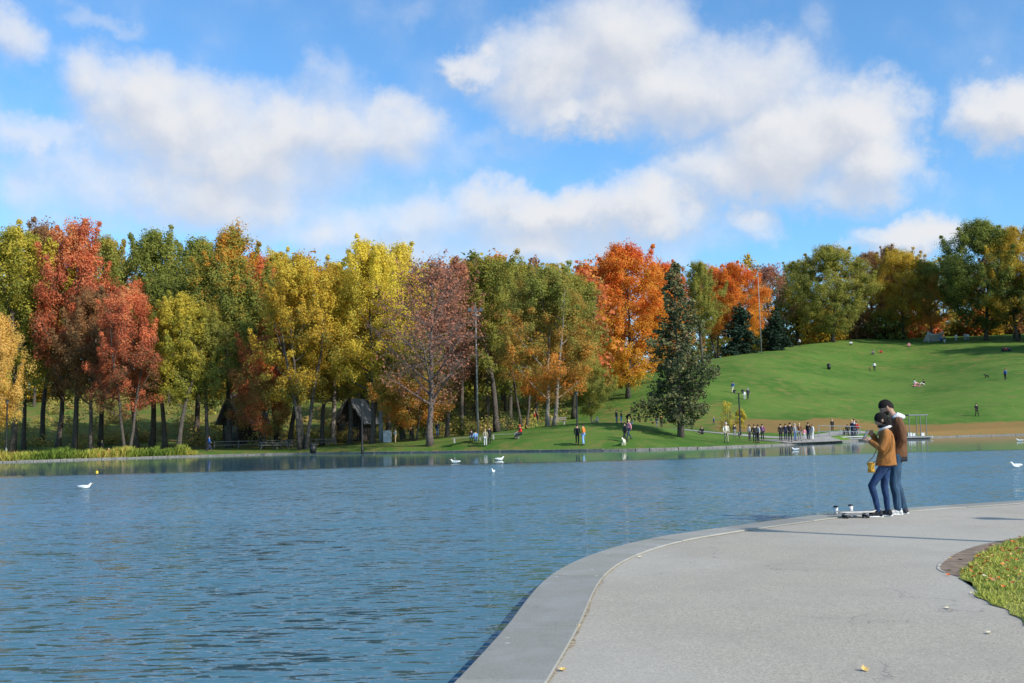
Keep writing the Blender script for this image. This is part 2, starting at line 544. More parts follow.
sl = vadd(vadd(slope(.65, 3.0, 4.2, 2, (.10, 1.6), 0), slope(.8, 2.2, 12.0, 2, (.16, .55), 3.1)), slope(.5, 2.0, 1.1, 1, (.08, .45), 7.7))
sc_ = N(nt, 'ShaderNodeVectorMath', operation='SCALE'); nt.links.new(sl, sc_.inputs[0]); nt.links.new(math_n(nt, 'MULTIPLY', amp, patch), sc_.inputs['Scale'])
nn_ = N(nt, 'ShaderNodeVectorMath', operation='NORMALIZE'); tl_ = N(nt, 'ShaderNodeCombineXYZ'); nt.links.new(math_n(nt, 'MULTIPLY', amp, -0.18), tl_.inputs[1]); tl_.inputs[2].default_value = 1.0
nt.links.new(vadd(sc_.outputs[0], tl_.outputs[0]), nn_.inputs[0])
nt.links.new(nn_.outputs[0], bs.inputs['Normal'])
bs.inputs['Base Color'].default_value = (0.058, 0.138, 0.182, 1)
bs.inputs['Roughness'].default_value = 0.06; bs.inputs['IOR'].default_value = 1.45
bs.inputs['Specular IOR Level'].default_value = 0.5
me = MB(); me.quad((-420, -60, WZ), (420, -60, WZ), (420, 150, WZ), (-420, 150, WZ))
tag(me.build('water', wm), 'rippled blue lake water', kind='structure')

# ------------------------------------------------------------------ far shore wall
stone, nt, bs = new_mat('shore_stone')
tcn = N(nt, 'ShaderNodeNewGeometry')
vz = N(nt, 'ShaderNodeTexVoronoi'); vz.inputs['Scale'].default_value = 1.3; nt.links.new(tcn.outputs['Position'], vz.inputs['Vector'])
nzz = noise_n(nt, tcn.outputs['Position'], 6, 4)
c = mix_n(nt, smooth_n(nt, nzz, .3, .7), (0.10, 0.095, 0.085), (0.24, 0.225, 0.20))
c = mix_n(nt, math_n(nt, 'MULTIPLY', vz.outputs['Distance'], 0.5), c, (0.12, 0.11, 0.10))
nt.links.new(c, bs.inputs['Base Color']); bs.inputs['Roughness'].default_value = 0.9
mb = MB()
rng = random.Random(5)
u = -1.2
while u < 1.2:
    Ya = shoreY(u); L = 1.1 + rng.random() * .5
    du = L / Ya * 0.97
    ub = u + du
    g = 0.012 / Ya
    pa = Vector(((u + g) * Ya, Ya, 0)); Yb = shoreY(ub); pb = Vector(((ub - g) * Yb, Yb, 0))
    mid = (pa + pb) / 2; dd = pb - pa
    mb.box((mid.x, mid.y - 0.12, -0.20 + rng.uniform(-.02, .02)), (dd.length, 0.5 + rng.uniform(-.05, .05), 0.5), math.atan2(dd.y, dd.x))
    u = ub
tag(mb.build('shore_wall', stone, bevel=0.02), 'low stone edging along the far shore of the lake', 'stone edging')

# ------------------------------------------------------------------ near path, coping, grass corner
OUT = [(451, 683), (503, 628), (551, 574), (583, 554), (634, 543), (702, 530), (782, 519), (839, 512.5), (913, 507), (1024, 500)]
INN = [(545.5, 683), (577, 628), (602.5, 577), (634, 555.5), (680, 541), (737, 531), (805, 521.3), (851, 515.8), (930, 509.2), (1024, 502.6)]
KZ = 0.02
out_p = [at_z(x, y, KZ) for x, y in OUT]
inn_p = [at_z(x, y, KZ) for x, y in INN]


def extend(P_, n0, n1):
    dd_ = (P_[0] - P_[1]).normalized()
    back = [P_[0] + dd_ * k for k in range(n0, 0, -2)]
    d = (P_[-1] - P_[-3]).normalized()
    res = back + list(P_)
    p = P_[-1]; ang = 0.0
    for k in range(14):
        ang += 0.006
        d = Matrix.Rotation(ang, 3, 'Z') @ d
        p = p + d * n1
        res.append(p.copy())
    return res


def resample(P_, step):
    # Catmull-Rom through the measured points, then even steps
    pts = []
    Q = [P_[0]] + list(P_) + [P_[-1]]
    for i in range(1, len(Q) - 2):
        for k in range(24):
            t = k / 24
            p0, p1, p2, p3 = Q[i - 1], Q[i], Q[i + 1], Q[i + 2]
            pts.append(0.5 * ((2 * p1) + (p2 - p0) * t + (2 * p0 - 5 * p1 + 4 * p2 - p3) * t * t + (3 * p1 - p0 - 3 * p2 + p3) * t ** 3))
    pts.append(P_[-1])
    res = [pts[0]]; acc_ = 0
    for i in range(1, len(pts)):
        acc_ += (pts[i] - pts[i - 1]).length
        if acc_ >= step: res.append(pts[i]); acc_ = 0
    res.append(pts[-1])
    return res


inn_c = resample(extend(inn_p, 40, 3), 0.12)
out_c = resample(extend(out_p, 40, 3), 0.12)
# width measured, offset kept as a smooth function: nearest outer point for each inner point
WID = []
for i, p in enumerate(inn_c):
    WID.append(min((q - p).length for q in out_c))
WID = np.array(WID); _k = np.ones(41) / 41; WIDs = np.convolve(np.pad(WID, 20, mode='edge'), _k, mode='valid')
WIDs = np.clip(WIDs, 0.42, 0.62)
nrm = []
for i, p in enumerate(inn_c):
    a_ = inn_c[max(i - 3, 0)]; b_ = inn_c[min(i + 3, len(inn_c) - 1)]
    d = (b_ - a_).normalized(); nrm.append(Vector((-d.y, d.x, 0)))

asph, nt, bs = new_mat('path_asphalt')
geo = N(nt, 'ShaderNodeNewGeometry'); P = geo.outputs['Position']
a1 = noise_n(nt, P, 85, 3, 0.7); a2 = noise_n(nt, P, 1.2, 4, 0.6); a3 = noise_n(nt, P, 0.25, 3, .5)
vo = N(nt, 'ShaderNodeTexVoronoi'); vo.inputs['Scale'].default_value = 95; nt.links.new(P, vo.inputs['Vector'])
vr = N(nt, 'ShaderNodeSeparateColor'); nt.links.new(vo.outputs['Color'], vr.inputs[0])
c = mix_n(nt, smooth_n(nt, vr.outputs[0], 0.0, 1.0), (0.290, 0.256, 0.206), (0.425, 0.378, 0.308))
c = mix_n(nt, math_n(nt, 'MULTIPLY', smooth_n(nt, a1, 0.58, 0.78), 0.45), c, (0.13, 0.125, 0.12))
c = mix_n(nt, math_n(nt, 'MULTIPLY', smooth_n(nt, a2, 0.4, 0.7), 0.34), c, (0.27, 0.24, 0.20))
c = mix_n(nt, math_n(nt, 'MULTIPLY', smooth_n(nt, a3, 0.42, 0.62), 0.32), c, (0.44, 0.41, 0.36))
crk = N(nt, 'ShaderNodeTexVoronoi', feature='DISTANCE_TO_EDGE'); crk.inputs['Scale'].default_value = 0.33
wp = N(nt, 'ShaderNodeVectorMath', operation='ADD'); nt.links.new(P, wp.inputs[0])
wq = N(nt, 'ShaderNodeVectorMath', operation='SCALE'); nt.links.new(noise_n(nt, P, 2.5, 4, .6, 0, 'Color'), wq.inputs[0]); wq.inputs['Scale'].default_value = 0.5
nt.links.new(wq.outputs[0], wp.inputs[1]); nt.links.new(wp.outputs[0], crk.inputs['Vector'])
ck = math_n(nt, 'MULTIPLY', smooth_n(nt, crk.outputs['Distance'], 0.0, 0.0035, 1.0, 0.0), smooth_n(nt, a2, .48, .56, 0, .6))
c = mix_n(nt, ck, c, (0.12, 0.115, 0.11))
nt.links.new(c, bs.inputs['Base Color']); bs.inputs['Roughness'].default_value = 0.9; bs.inputs['Specular IOR Level'].default_value = 0.25
b = N(nt, 'ShaderNodeBump'); b.inputs['Strength'].default_value = 0.35; b.inputs['Distance'].default_value = 0.003
nt.links.new(vr.outputs[0], b.inputs['Height']); nt.links.new(b.outputs[0], bs.inputs['Normal'])

kerb, nt, bs = new_mat('coping_stone')
geo = N(nt, 'ShaderNodeNewGeometry'); P = geo.outputs['Position']
k1 = noise_n(nt, P, 60, 4, 0.7); k2 = noise_n(nt, P, 1.6, 5, 0.65); k3 = noise_n(nt, P, 9, 4, .6)
c = mix_n(nt, smooth_n(nt, k1, 0.3, 0.7), (0.205, 0.196, 0.165), (0.295, 0.282, 0.238))
c = mix_n(nt, math_n(nt, 'MULTIPLY', smooth_n(nt, k2, 0.42, 0.7), 0.5), c, (0.33, 0.32, 0.31))
c = mix_n(nt, math_n(nt, 'MULTIPLY', smooth_n(nt, k3, 0.55, 0.8), 0.4), c, (0.13, 0.125, 0.125))
vd = N(nt, 'ShaderNodeTexVoronoi'); vd.inputs['Scale'].default_value = 3.2; nt.links.new(P, vd.inputs['Vector'])
c = mix_n(nt, smooth_n(nt, vd.outputs['Distance'], 0.05, 0.085, 0.6, 0.0), c, (0.55, 0.55, 0.53))
at = N(nt, 'ShaderNodeAttribute', attribute_name='slab')
c = mix_n(nt, 1.0, c, ramp_n(nt, at.outputs['Fac'], [(0, (.88, .88, .9)), (1, (1.08, 1.07, 1.05))]), 'MULTIPLY')
nt.links.new(c, bs.inputs['Base Color']); bs.inputs['Roughness'].default_value = 0.75
b = N(nt, 'ShaderNodeBump'); b.inputs['Strength'].default_value = 0.4; b.inputs['Distance'].default_value = 0.004
nt.links.new(k1, b.inputs['Height']); nt.links.new(b.outputs[0], bs.inputs['Normal'])
kerb_l = simple((0.42, 0.41, 0.39), 0.8, 0, .2, 30)

# slabs: cross-section (inner lip, top, outer face) swept in pieces of ~1.5 m with 5 mm joints
kv = []; kf = []; ks = []
STEP = 12
prev_end = 0
i = 0
rng = random.Random(11)
while i + STEP < len(inn_c):
    idx = list(range(i, i + STEP + 1))
    n0 = len(kv); tone = rng.random()
    dz = rng.uniform(-.003, .003)
    for q, k in enumerate(idx):
        p = inn_c[k].copy(); nn = nrm[k]
        # shrink ends for the joint
        if q == 0: p = p + (inn_c[k + 1] - inn_c[k]).normalized() * 0.007
        if q == len(idx) - 1: p = p - (inn_c[k] - inn_c[k - 1]).normalized() * 0.007
        w = WIDs[k]
        for (off, z) in ((0.0, -0.3), (0.0, KZ - 0.008), (0.008, KZ), (w - 0.02, KZ), (w, KZ - 0.02), (w, -0.6)):
            qv = p + nn * off; kv.append((qv.x, qv.y, z + (dz if z > 0 else 0))); ks.append(tone)
    for q in range(len(idx) - 1):
        for e in range(5):
            a_ = n0 + q * 6 + e
            kf.append((a_, a_ + 6, a_ + 7, a_ + 1))
    kf.append(tuple(n0 + e for e in range(6))); kf.append(tuple(n0 + (len(idx) - 1) * 6 + e for e in reversed(range(6))))
    i += STEP
me = bpy.data.meshes.new('kerb'); me.from_pydata(kv, [], kf); me.materials.append(kerb)
at_ = me.attributes.new('slab', 'FLOAT', 'POINT'); at_.data.foreach_set('value', ks)
o = bpy.data.objects.new('kerb', me); COL.objects.link(o)
tag(o, 'grey stone slab coping curving along the lake', kind='structure')

# thin joint backing just under the slabs, and sandy strip where the path meets the coping
mb = MB()
for k in range(len(inn_c) - 1):
    p, q = inn_c[k], inn_c[k + 1]
    a1_, a2_ = p + nrm[k] * (WIDs[k] - .03), q + nrm[k + 1] * (WIDs[k + 1] - .03)
    mb.quad((p.x, p.y, KZ - .016), (q.x, q.y, KZ - .016), (a2_.x, a2_.y, KZ - .016), (a1_.x, a1_.y, KZ - .016))
tag(mb.build('kerb_bedding', simple((0.09, 0.085, 0.08))), 'dark mortar bed under the coping slabs', kind='structure')
sand = simple((0.30, 0.24, 0.16), .95, 0, .45, 25)
mb = MB(); rng = random.Random(3)
ww = [0.004 + 0.02 * rng.random() * (1 + math.sin(i_ * .13)) for i_ in range(len(inn_c))]
for k in range(len(inn_c) - 1):
    p, q = inn_c[k], inn_c[k + 1]
    b1_, b2_ = p - nrm[k] * ww[k], q - nrm[k + 1] * ww[k + 1]
    mb.quad((b1_.x, b1_.y, .004), (b2_.x, b2_.y, .004), (q.x, q.y, .004), (p.x, p.y, .004))
tag(mb.build('path_edge', sand), 'sandy grit gathered along the coping', kind='structure')

# path sheet
pv = [(p.x, p.y) for p in inn_c[::3]]
last = inn_c[-1]; first = inn_c[0]
pv = [(p.x, p.y) for p in inn_c[::3]] + [(last.x, last.y), (160, last.y - 6), (160, -80), (first.x - 2, -80)]
bm = bmesh.new()
vs = [bm.verts.new((x, y, 0)) for x, y in pv]
fc = bm.faces.new(vs)
bmesh.ops.triangulate(bm, faces=[fc])
bmesh.ops.recalc_face_normals(bm, faces=bm.faces)
me = bpy.data.meshes.new('path'); bm.to_mesh(me); bm.free()
if me.polygons[0].normal.z < 0: me.flip_normals()
me.materials.append(asph)
o = bpy.data.objects.new('path', me); COL.objects.link(o)
tag(o, 'wide grey asphalt lakeside path', kind='structure')

# grass corner + bare dirt
GR = [(1040, 533), (1022, 539), (1008, 542.5), (992, 549), (975, 558.5), (966, 568), (961, 577), (973, 587), (981, 598), (1002, 609.5), (1024, 622), (1060, 650), (1100, 690)]
DI = [(1045, 532.5), (1014, 538.5), (985, 544), (961, 551), (945, 560), (938.5, 568), (946, 573), (961, 578)]
grp = [at_z(x, y, 0.0) for x, y in GR]
dip = [at_z(x, y, 0.0) for x, y in DI]


def resm(P_, n=8):
    pts = []
    Q = [P_[0]] + list(P_) + [P_[-1]]
    for i in range(1, len(Q) - 2):
        for k in range(n):
            t = k / n
            p0, p1, p2, p3 = Q[i - 1], Q[i], Q[i + 1], Q[i + 2]
            pts.append(0.5 * ((2 * p1) + (p2 - p0) * t + (2 * p0 - 5 * p1 + 4 * p2 - p3) * t * t + (3 * p1 - p0 - 3 * p2 + p3) * t ** 3))
    pts.append(P_[-1])
    return pts
rng = random.Random(8)
gr_c = [p + Vector((.022 * math.sin(i_ * 1.3) + .018 * math.sin(i_ * .47 + 1), 0, 0)) for i_, p in enumerate(resm(grp, 6))]
di_c = resm(dip)


def poly(name, pts, z, mat, label):
    bm = bmesh.new()
    vs = [bm.verts.new((p[0], p[1], z)) for p in pts]
    fc = bm.faces.new(vs); bmesh.ops.triangulate(bm, faces=[fc]); bmesh.ops.recalc_face_normals(bm, faces=bm.faces)
    me = bpy.data.meshes.new(name); bm.to_mesh(me); bm.free()
    if sum(p.normal.z for p in me.polygons) < 0: me.flip_normals()
    me.materials.append(mat)
    o = bpy.data.objects.new(name, me); COL.objects.link(o)
    return tag(o, label, kind='structure')

dirt = simple((0.21, 0.150, 0.105), .95, 0, .3, 6)
poly('dirt_verge', [(p.x, p.y) for p in di_c] + [(p.x + .22, p.y) for p in reversed(resm(grp[:7]))], 0.003, dirt, 'bare brown dirt beside the grass corner')
mb = MB()
for k in range(len(di_c) - 9):
    p, q = di_c[k], di_c[k + 1]
    d = (q - p).normalized(); n_ = Vector((-d.y, d.x, 0))
    mb.quad((p.x - n_.x * .015, p.y - n_.y * .015, .005), (q.x - n_.x * .015, q.y - n_.y * .015, .005), (q.x + n_.x * .015, q.y + n_.y * .015, .005), (p.x + n_.x * .015, p.y + n_.y * .015, .005))
tag(mb.build('path_border', simple((0.36, 0.32, 0.27), .9, 0, .3, 12)), 'pale worn rim round the dirt verge', kind='structure')
near_g = simple((0.22, 0.22, 0.05), .95, 0, .4, 5, 0.01)
gpoly = [(p.x, p.y) for p in gr_c] + [(gr_c[-1].x + 2, gr_c[-1].y - 2), (60, -10), (60, gr_c[0].y + 3), (gr_c[0].x + 3, gr_c[0].y + .8)]
poly('grass_verge', gpoly, 0.0065, near_g, 'grassy soil of the verge beside the path')


def inside(x, y, poly_):
    c = False; j = len(poly_) - 1
    for i in range(len(poly_)):
        xi, yi = poly_[i]; xj, yj = poly_[j]
        if (yi > y) != (yj > y) and x < (xj - xi) * (y - yi) / (yj - yi) + xi: c = not c
        j = i
    return c

# blades
rs = np.random.RandomState(4)
bx = []
while len(bx) < 60000:
    x, y = rs.uniform(3.0, 10.5), rs.uniform(4.0, 13.5)
    if x / y > 0.66: continue
    if inside(x, y, gpoly): bx.append((x, y))
bx = np.array(bx); n = len(bx)
ang = rs.uniform(0, 2 * PI, n); hh_ = rs.uniform(.015, .05, n) * (.55 + .75 * np.clip(.5 + .5 * np.sin(bx[:, 0] * 9 + 2 * np.sin(bx[:, 1] * 5)) + .3 * np.sin(bx[:, 1] * 17), 0, 1.3)); wd = rs.uniform(.003, .006, n)
lean = rs.uniform(-.03, .03, (n, 2))
v = np.zeros((n, 3, 3))
v[:, 0, 0] = bx[:, 0] - np.cos(ang) * wd; v[:, 0, 1] = bx[:, 1] - np.sin(ang) * wd; v[:, 0, 2] = 0.008
v[:, 1, 0] = bx[:, 0] + np.cos(ang) * wd; v[:, 1, 1] = bx[:, 1] + np.sin(ang) * wd; v[:, 1, 2] = 0.008
v[:, 2, :2] = bx + lean; v[:, 2, 2] = hh_
tone = np.repeat(rs.rand(n), 3)
tri = np.arange(n * 3).reshape(n, 3)
blade, nt, bs = new_mat('grass_blade')
at = N(nt, 'ShaderNodeAttribute', attribute_name='tone')
geo = N(nt, 'ShaderNodeNewGeometry')
tt = math_n(nt, 'ADD', math_n(nt, 'MULTIPLY', at.outputs['Fac'], .55), math_n(nt, 'MULTIPLY', noise_n(nt, geo.outputs['Position'], 1.6, 3), .5))
c = ramp_n(nt, tt, [(0.2, (.10, .18, .02)), (.4, (.24, .30, .035)), (.65, (.44, .42, .06)), (1, (.55, .45, .15))])
nt.links.new(c, bs.inputs['Base Color']); bs.inputs['Roughness'].default_value = .8
o = bpy.data.objects.new('grass', np_mesh('grass', v.reshape(-1, 3), tri, blade, False, {'tone': tone})); COL.objects.link(o)
tag(o, 'short yellowing grass of the corner beside the path', 'grass', kind='stuff')


# fallen leaves
def leaf_shape(s):
    pts = [(0, -1.1), (.12, -.35), (.55, -.6), (.5, -.15), (1.0, .1), (.55, .3), (.6, .75), (.22, .55), (0, 1.1), (-.22, .55), (-.6, .75), (-.55, .3), (-1, .1), (-.5, -.15), (-.55, -.6), (-.12, -.35)]
    return [(x * s, y * s) for x, y in pts]


def leaf_into(mb, x, y, z, s, rng):
    R = Matrix.Rotation(rng.uniform(0, 2 * PI), 3, 'Z') @ Matrix.Rotation(rng.uniform(-.5, .5), 3, 'X') @ Matrix.Rotation(rng.uniform(-.5, .5), 3, 'Y')
    n0 = len(mb.v)
    curl = rng.uniform(.1, .5)
    pts = leaf_shape(s)
    mb.v.append(tuple(Vector((x, y, z)) + R @ Vector((0, 0, -0.004))))
    for (a, b) in pts:
        mb.v.append(tuple(Vector((x, y, z)) + R @ Vector((a, b, curl * (a * a + b * b) / s))))
    for k in range(len(pts)):
        mb.f.append((n0, n0 + 1 + k, n0 + 1 + (k + 1) % len(pts)))

lf_mats = [simple(c_, .7, 0, .25, 60) for c_ in ((.55, .14, .03), (.62, .40, .12), (.45, .07, .04), (.60, .52, .36), (.42, .24, .10))]
me = bpy.data.meshes.new('fallen_leaves'); mbl = MB(); mi = []
rng = random.Random(21)
cnt = 0
while cnt < 380:
    x, y = rng.uniform(4.2, 8.5), rng.uniform(6.5, 12.8)
    if x / y > .6 or not inside(x, y, gpoly): continue
    f0 = len(mbl.f); leaf_into(mbl, x, y, .04, rng.uniform(.016, .034), rng)
    mi += [rng.choice([0, 0, 0, 1, 2, 3, 4, 1])] * (len(mbl.f) - f0); cnt += 1
me.from_pydata(mbl.v, [], mbl.f)
for m_ in lf_mats: me.materials.append(m_)
me.polygons.foreach_set('material_index', mi); me.update()
o = bpy.data.objects.new('fallen_leaves', me); COL.objects.link(o)
tag(o, 'orange and yellow leaves scattered over the grass corner', 'fallen leaves', kind='stuff')
PL = [(578, 628, 3, 'pink curled fallen leaf on the path by the coping'), (562, 671, 1, 'yellow fallen leaf on the path where the coping leaves the picture'),
      (990, 634, 3, 'pale fallen leaf alone on the path below the grass corner'), (948, 609, 3, 'small pale fallen leaf on the path beside the tip of the grass'),
      (951, 559, 1, 'upper pale fallen leaf lying on the bare dirt'), (960, 560, 4, 'tan fallen leaf lying in the middle of the bare dirt'),
      (950, 571, 3, 'fallen leaf at the lower tip of the bare dirt'), (948, 576, 0, 'brown fallen leaf on the asphalt just off the dirt tip'),
      (864, 671, 1, 'yellowish fallen leaf in the middle of the open asphalt'), (972, 594, 3, 'whitish leaf at the ragged grass edge'),
      (994, 546, 4, 'tan leaf on the dirt beside the far end of the grass'), (640, 558, 3, 'tiny pale leaf on the asphalt inside the bend of the coping')]
rng = random.Random(2)
for (x, y, mi_, lab) in PL:
    p = at_z(x, y, 0.0)
    mb = MB(); leaf_into(mb, 0, 0, .006, rng.uniform(.024, .034), rng)
    o = mb.build('fallen_leaf', lf_mats[mi_], loc=(p.x, p.y, 0.003)); tag(o, lab, 'leaf', 'leaves lying on the path')

# ================================================================== trees
bark_d = simple((0.085, 0.070, 0.058), .95, 0, .4, 6, 0.03)
bark_l = simple((0.24, 0.205, 0.17), .95, 0, .35, 6, 0.03)
bark_b = simple((0.12, 0.092, 0.08), .95, 0, .35, 6, 0.02)

_pal = {}
def palette(name, stops, kg=.72, kr=.5, kb=.35, trans=.5):
    mt = bpy.data.materials.new('leaves_' + name); mt.use_nodes = True
    nt = mt.node_tree; nt.nodes.clear()
    out = N(nt, 'ShaderNodeOutputMaterial')
    at = N(nt, 'ShaderNodeAttribute', attribute_name='tone')
    sp = N(nt, 'ShaderNodeSeparateColor'); nt.links.new(at.outputs['Color'], sp.inputs[0])
    oi = N(nt, 'ShaderNodeObjectInfo')
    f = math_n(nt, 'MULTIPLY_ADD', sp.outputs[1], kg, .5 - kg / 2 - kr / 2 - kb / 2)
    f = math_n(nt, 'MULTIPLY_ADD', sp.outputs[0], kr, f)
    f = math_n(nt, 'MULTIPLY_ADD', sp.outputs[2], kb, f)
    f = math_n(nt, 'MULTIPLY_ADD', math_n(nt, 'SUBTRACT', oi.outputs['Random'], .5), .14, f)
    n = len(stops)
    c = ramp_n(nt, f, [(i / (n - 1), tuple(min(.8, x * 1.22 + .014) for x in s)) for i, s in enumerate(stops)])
    df = N(nt, 'ShaderNodeBsdfDiffuse'); tr = N(nt, 'ShaderNodeBsdfTranslucent')
    nt.links.new(c, df.inputs[0]); nt.links.new(c, tr.inputs[0])
    mx = N(nt, 'ShaderNodeMixShader'); mx.inputs[0].default_value = trans
    nt.links.new(df.outputs[0], mx.inputs[1]); nt.links.new(tr.outputs[0], mx.inputs[2])
    nt.links.new(mx.outputs[0], out.inputs[0])
    _pal[name] = mt
    return mt

G1, G2, G3 = (.095, .118, .024), (.18, .20, .038), (.29, .29, .055)
Y1, Y2 = (.48, .38, .05), (.66, .50, .07)
O1, O2 = (.68, .29, .045), (.66, .17, .03)
R1, R2 = (.64, .19, .075), (.50, .12, .055)
BR, OL = (.28, .17, .075), (.27, .24, .055)
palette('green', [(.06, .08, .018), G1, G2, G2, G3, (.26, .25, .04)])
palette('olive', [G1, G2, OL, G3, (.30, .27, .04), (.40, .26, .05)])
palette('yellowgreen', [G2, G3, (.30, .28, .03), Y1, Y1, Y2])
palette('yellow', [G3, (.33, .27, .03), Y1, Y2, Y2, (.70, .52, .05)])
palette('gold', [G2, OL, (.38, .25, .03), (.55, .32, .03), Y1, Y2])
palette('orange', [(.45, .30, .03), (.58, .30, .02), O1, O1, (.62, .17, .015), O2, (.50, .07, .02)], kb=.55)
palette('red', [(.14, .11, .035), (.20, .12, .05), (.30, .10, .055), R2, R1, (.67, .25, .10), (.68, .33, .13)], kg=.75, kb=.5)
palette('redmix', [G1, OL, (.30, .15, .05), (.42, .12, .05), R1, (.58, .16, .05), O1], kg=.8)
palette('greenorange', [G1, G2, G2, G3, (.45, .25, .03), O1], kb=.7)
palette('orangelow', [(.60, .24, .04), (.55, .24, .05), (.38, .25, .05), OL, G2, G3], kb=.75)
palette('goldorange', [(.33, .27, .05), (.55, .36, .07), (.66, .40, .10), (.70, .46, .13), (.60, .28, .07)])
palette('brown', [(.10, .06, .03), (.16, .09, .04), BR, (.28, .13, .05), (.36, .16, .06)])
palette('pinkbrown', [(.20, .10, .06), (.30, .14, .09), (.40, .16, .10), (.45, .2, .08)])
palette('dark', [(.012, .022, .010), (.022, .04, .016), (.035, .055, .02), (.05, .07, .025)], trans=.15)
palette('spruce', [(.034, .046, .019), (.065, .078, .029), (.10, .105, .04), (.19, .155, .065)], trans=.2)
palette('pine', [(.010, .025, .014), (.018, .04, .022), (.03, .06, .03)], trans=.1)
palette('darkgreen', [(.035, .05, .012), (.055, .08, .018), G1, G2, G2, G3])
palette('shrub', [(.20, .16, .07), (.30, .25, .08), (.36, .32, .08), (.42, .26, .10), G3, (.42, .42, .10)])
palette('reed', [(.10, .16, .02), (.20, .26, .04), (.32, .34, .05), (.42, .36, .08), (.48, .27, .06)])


class Wood:
    def __init__(s): s.mb = MB()
    def limb(s, pts, r0, r1, sides=5):
        n = len(pts)
        s.mb.tube(pts, [lerp(r0, r1, (i / (n - 1)) ** .8) for i in range(n)], sides, False)


def leaves_arrays(rs, centers, radii, per, size, up=.35):
    """flat random quads around each clump centre"""
    C = np.repeat(centers, per, 0); R = np.repeat(radii, per)
    n = len(C)
    g = rs.randn(n, 3); g /= np.linalg.norm(g, axis=1)[:, None]
    rr = rs.rand(n) ** .5 * (1 + .35 * rs.rand(n))
    P_ = C + g * (R * rr)[:, None] * np.array([.9, .9, .95])
    ax = C * np.array([1, 1, 0]); ax /= (np.linalg.norm(ax, axis=1)[:, None] + 1.0)
    nrm_ = g * 1.0 + ax * .5 + rs.randn(n, 3) * .55 + np.array([0, 0, up]); nrm_ /= np.linalg.norm(nrm_, axis=1)[:, None]
    t = np.cross(nrm_, rs.randn(n, 3)); t /= np.linalg.norm(t, axis=1)[:, None]
    b = np.cross(nrm_, t)
    s = size * (.6 + .8 * rs.rand(n))[:, None]
    v = np.empty((n, 4, 3))
    v[:, 0] = P_ - t * s * .6; v[:, 1] = P_ - b * s * .42 + nrm_ * s * .12; v[:, 2] = P_ + t * s * .6; v[:, 3] = P_ + b * s * .42 + nrm_ * s * .12
    tone = np.empty((n, 4, 4))
    tone[..., 0] = rs.rand(n)[:, None]
    tone[..., 1] = np.repeat(rs.rand(len(centers)), per)[:, None]
    tone[..., 2] = 0; tone[..., 3] = 1
    return v.reshape(-1, 3), tone.reshape(-1, 4)


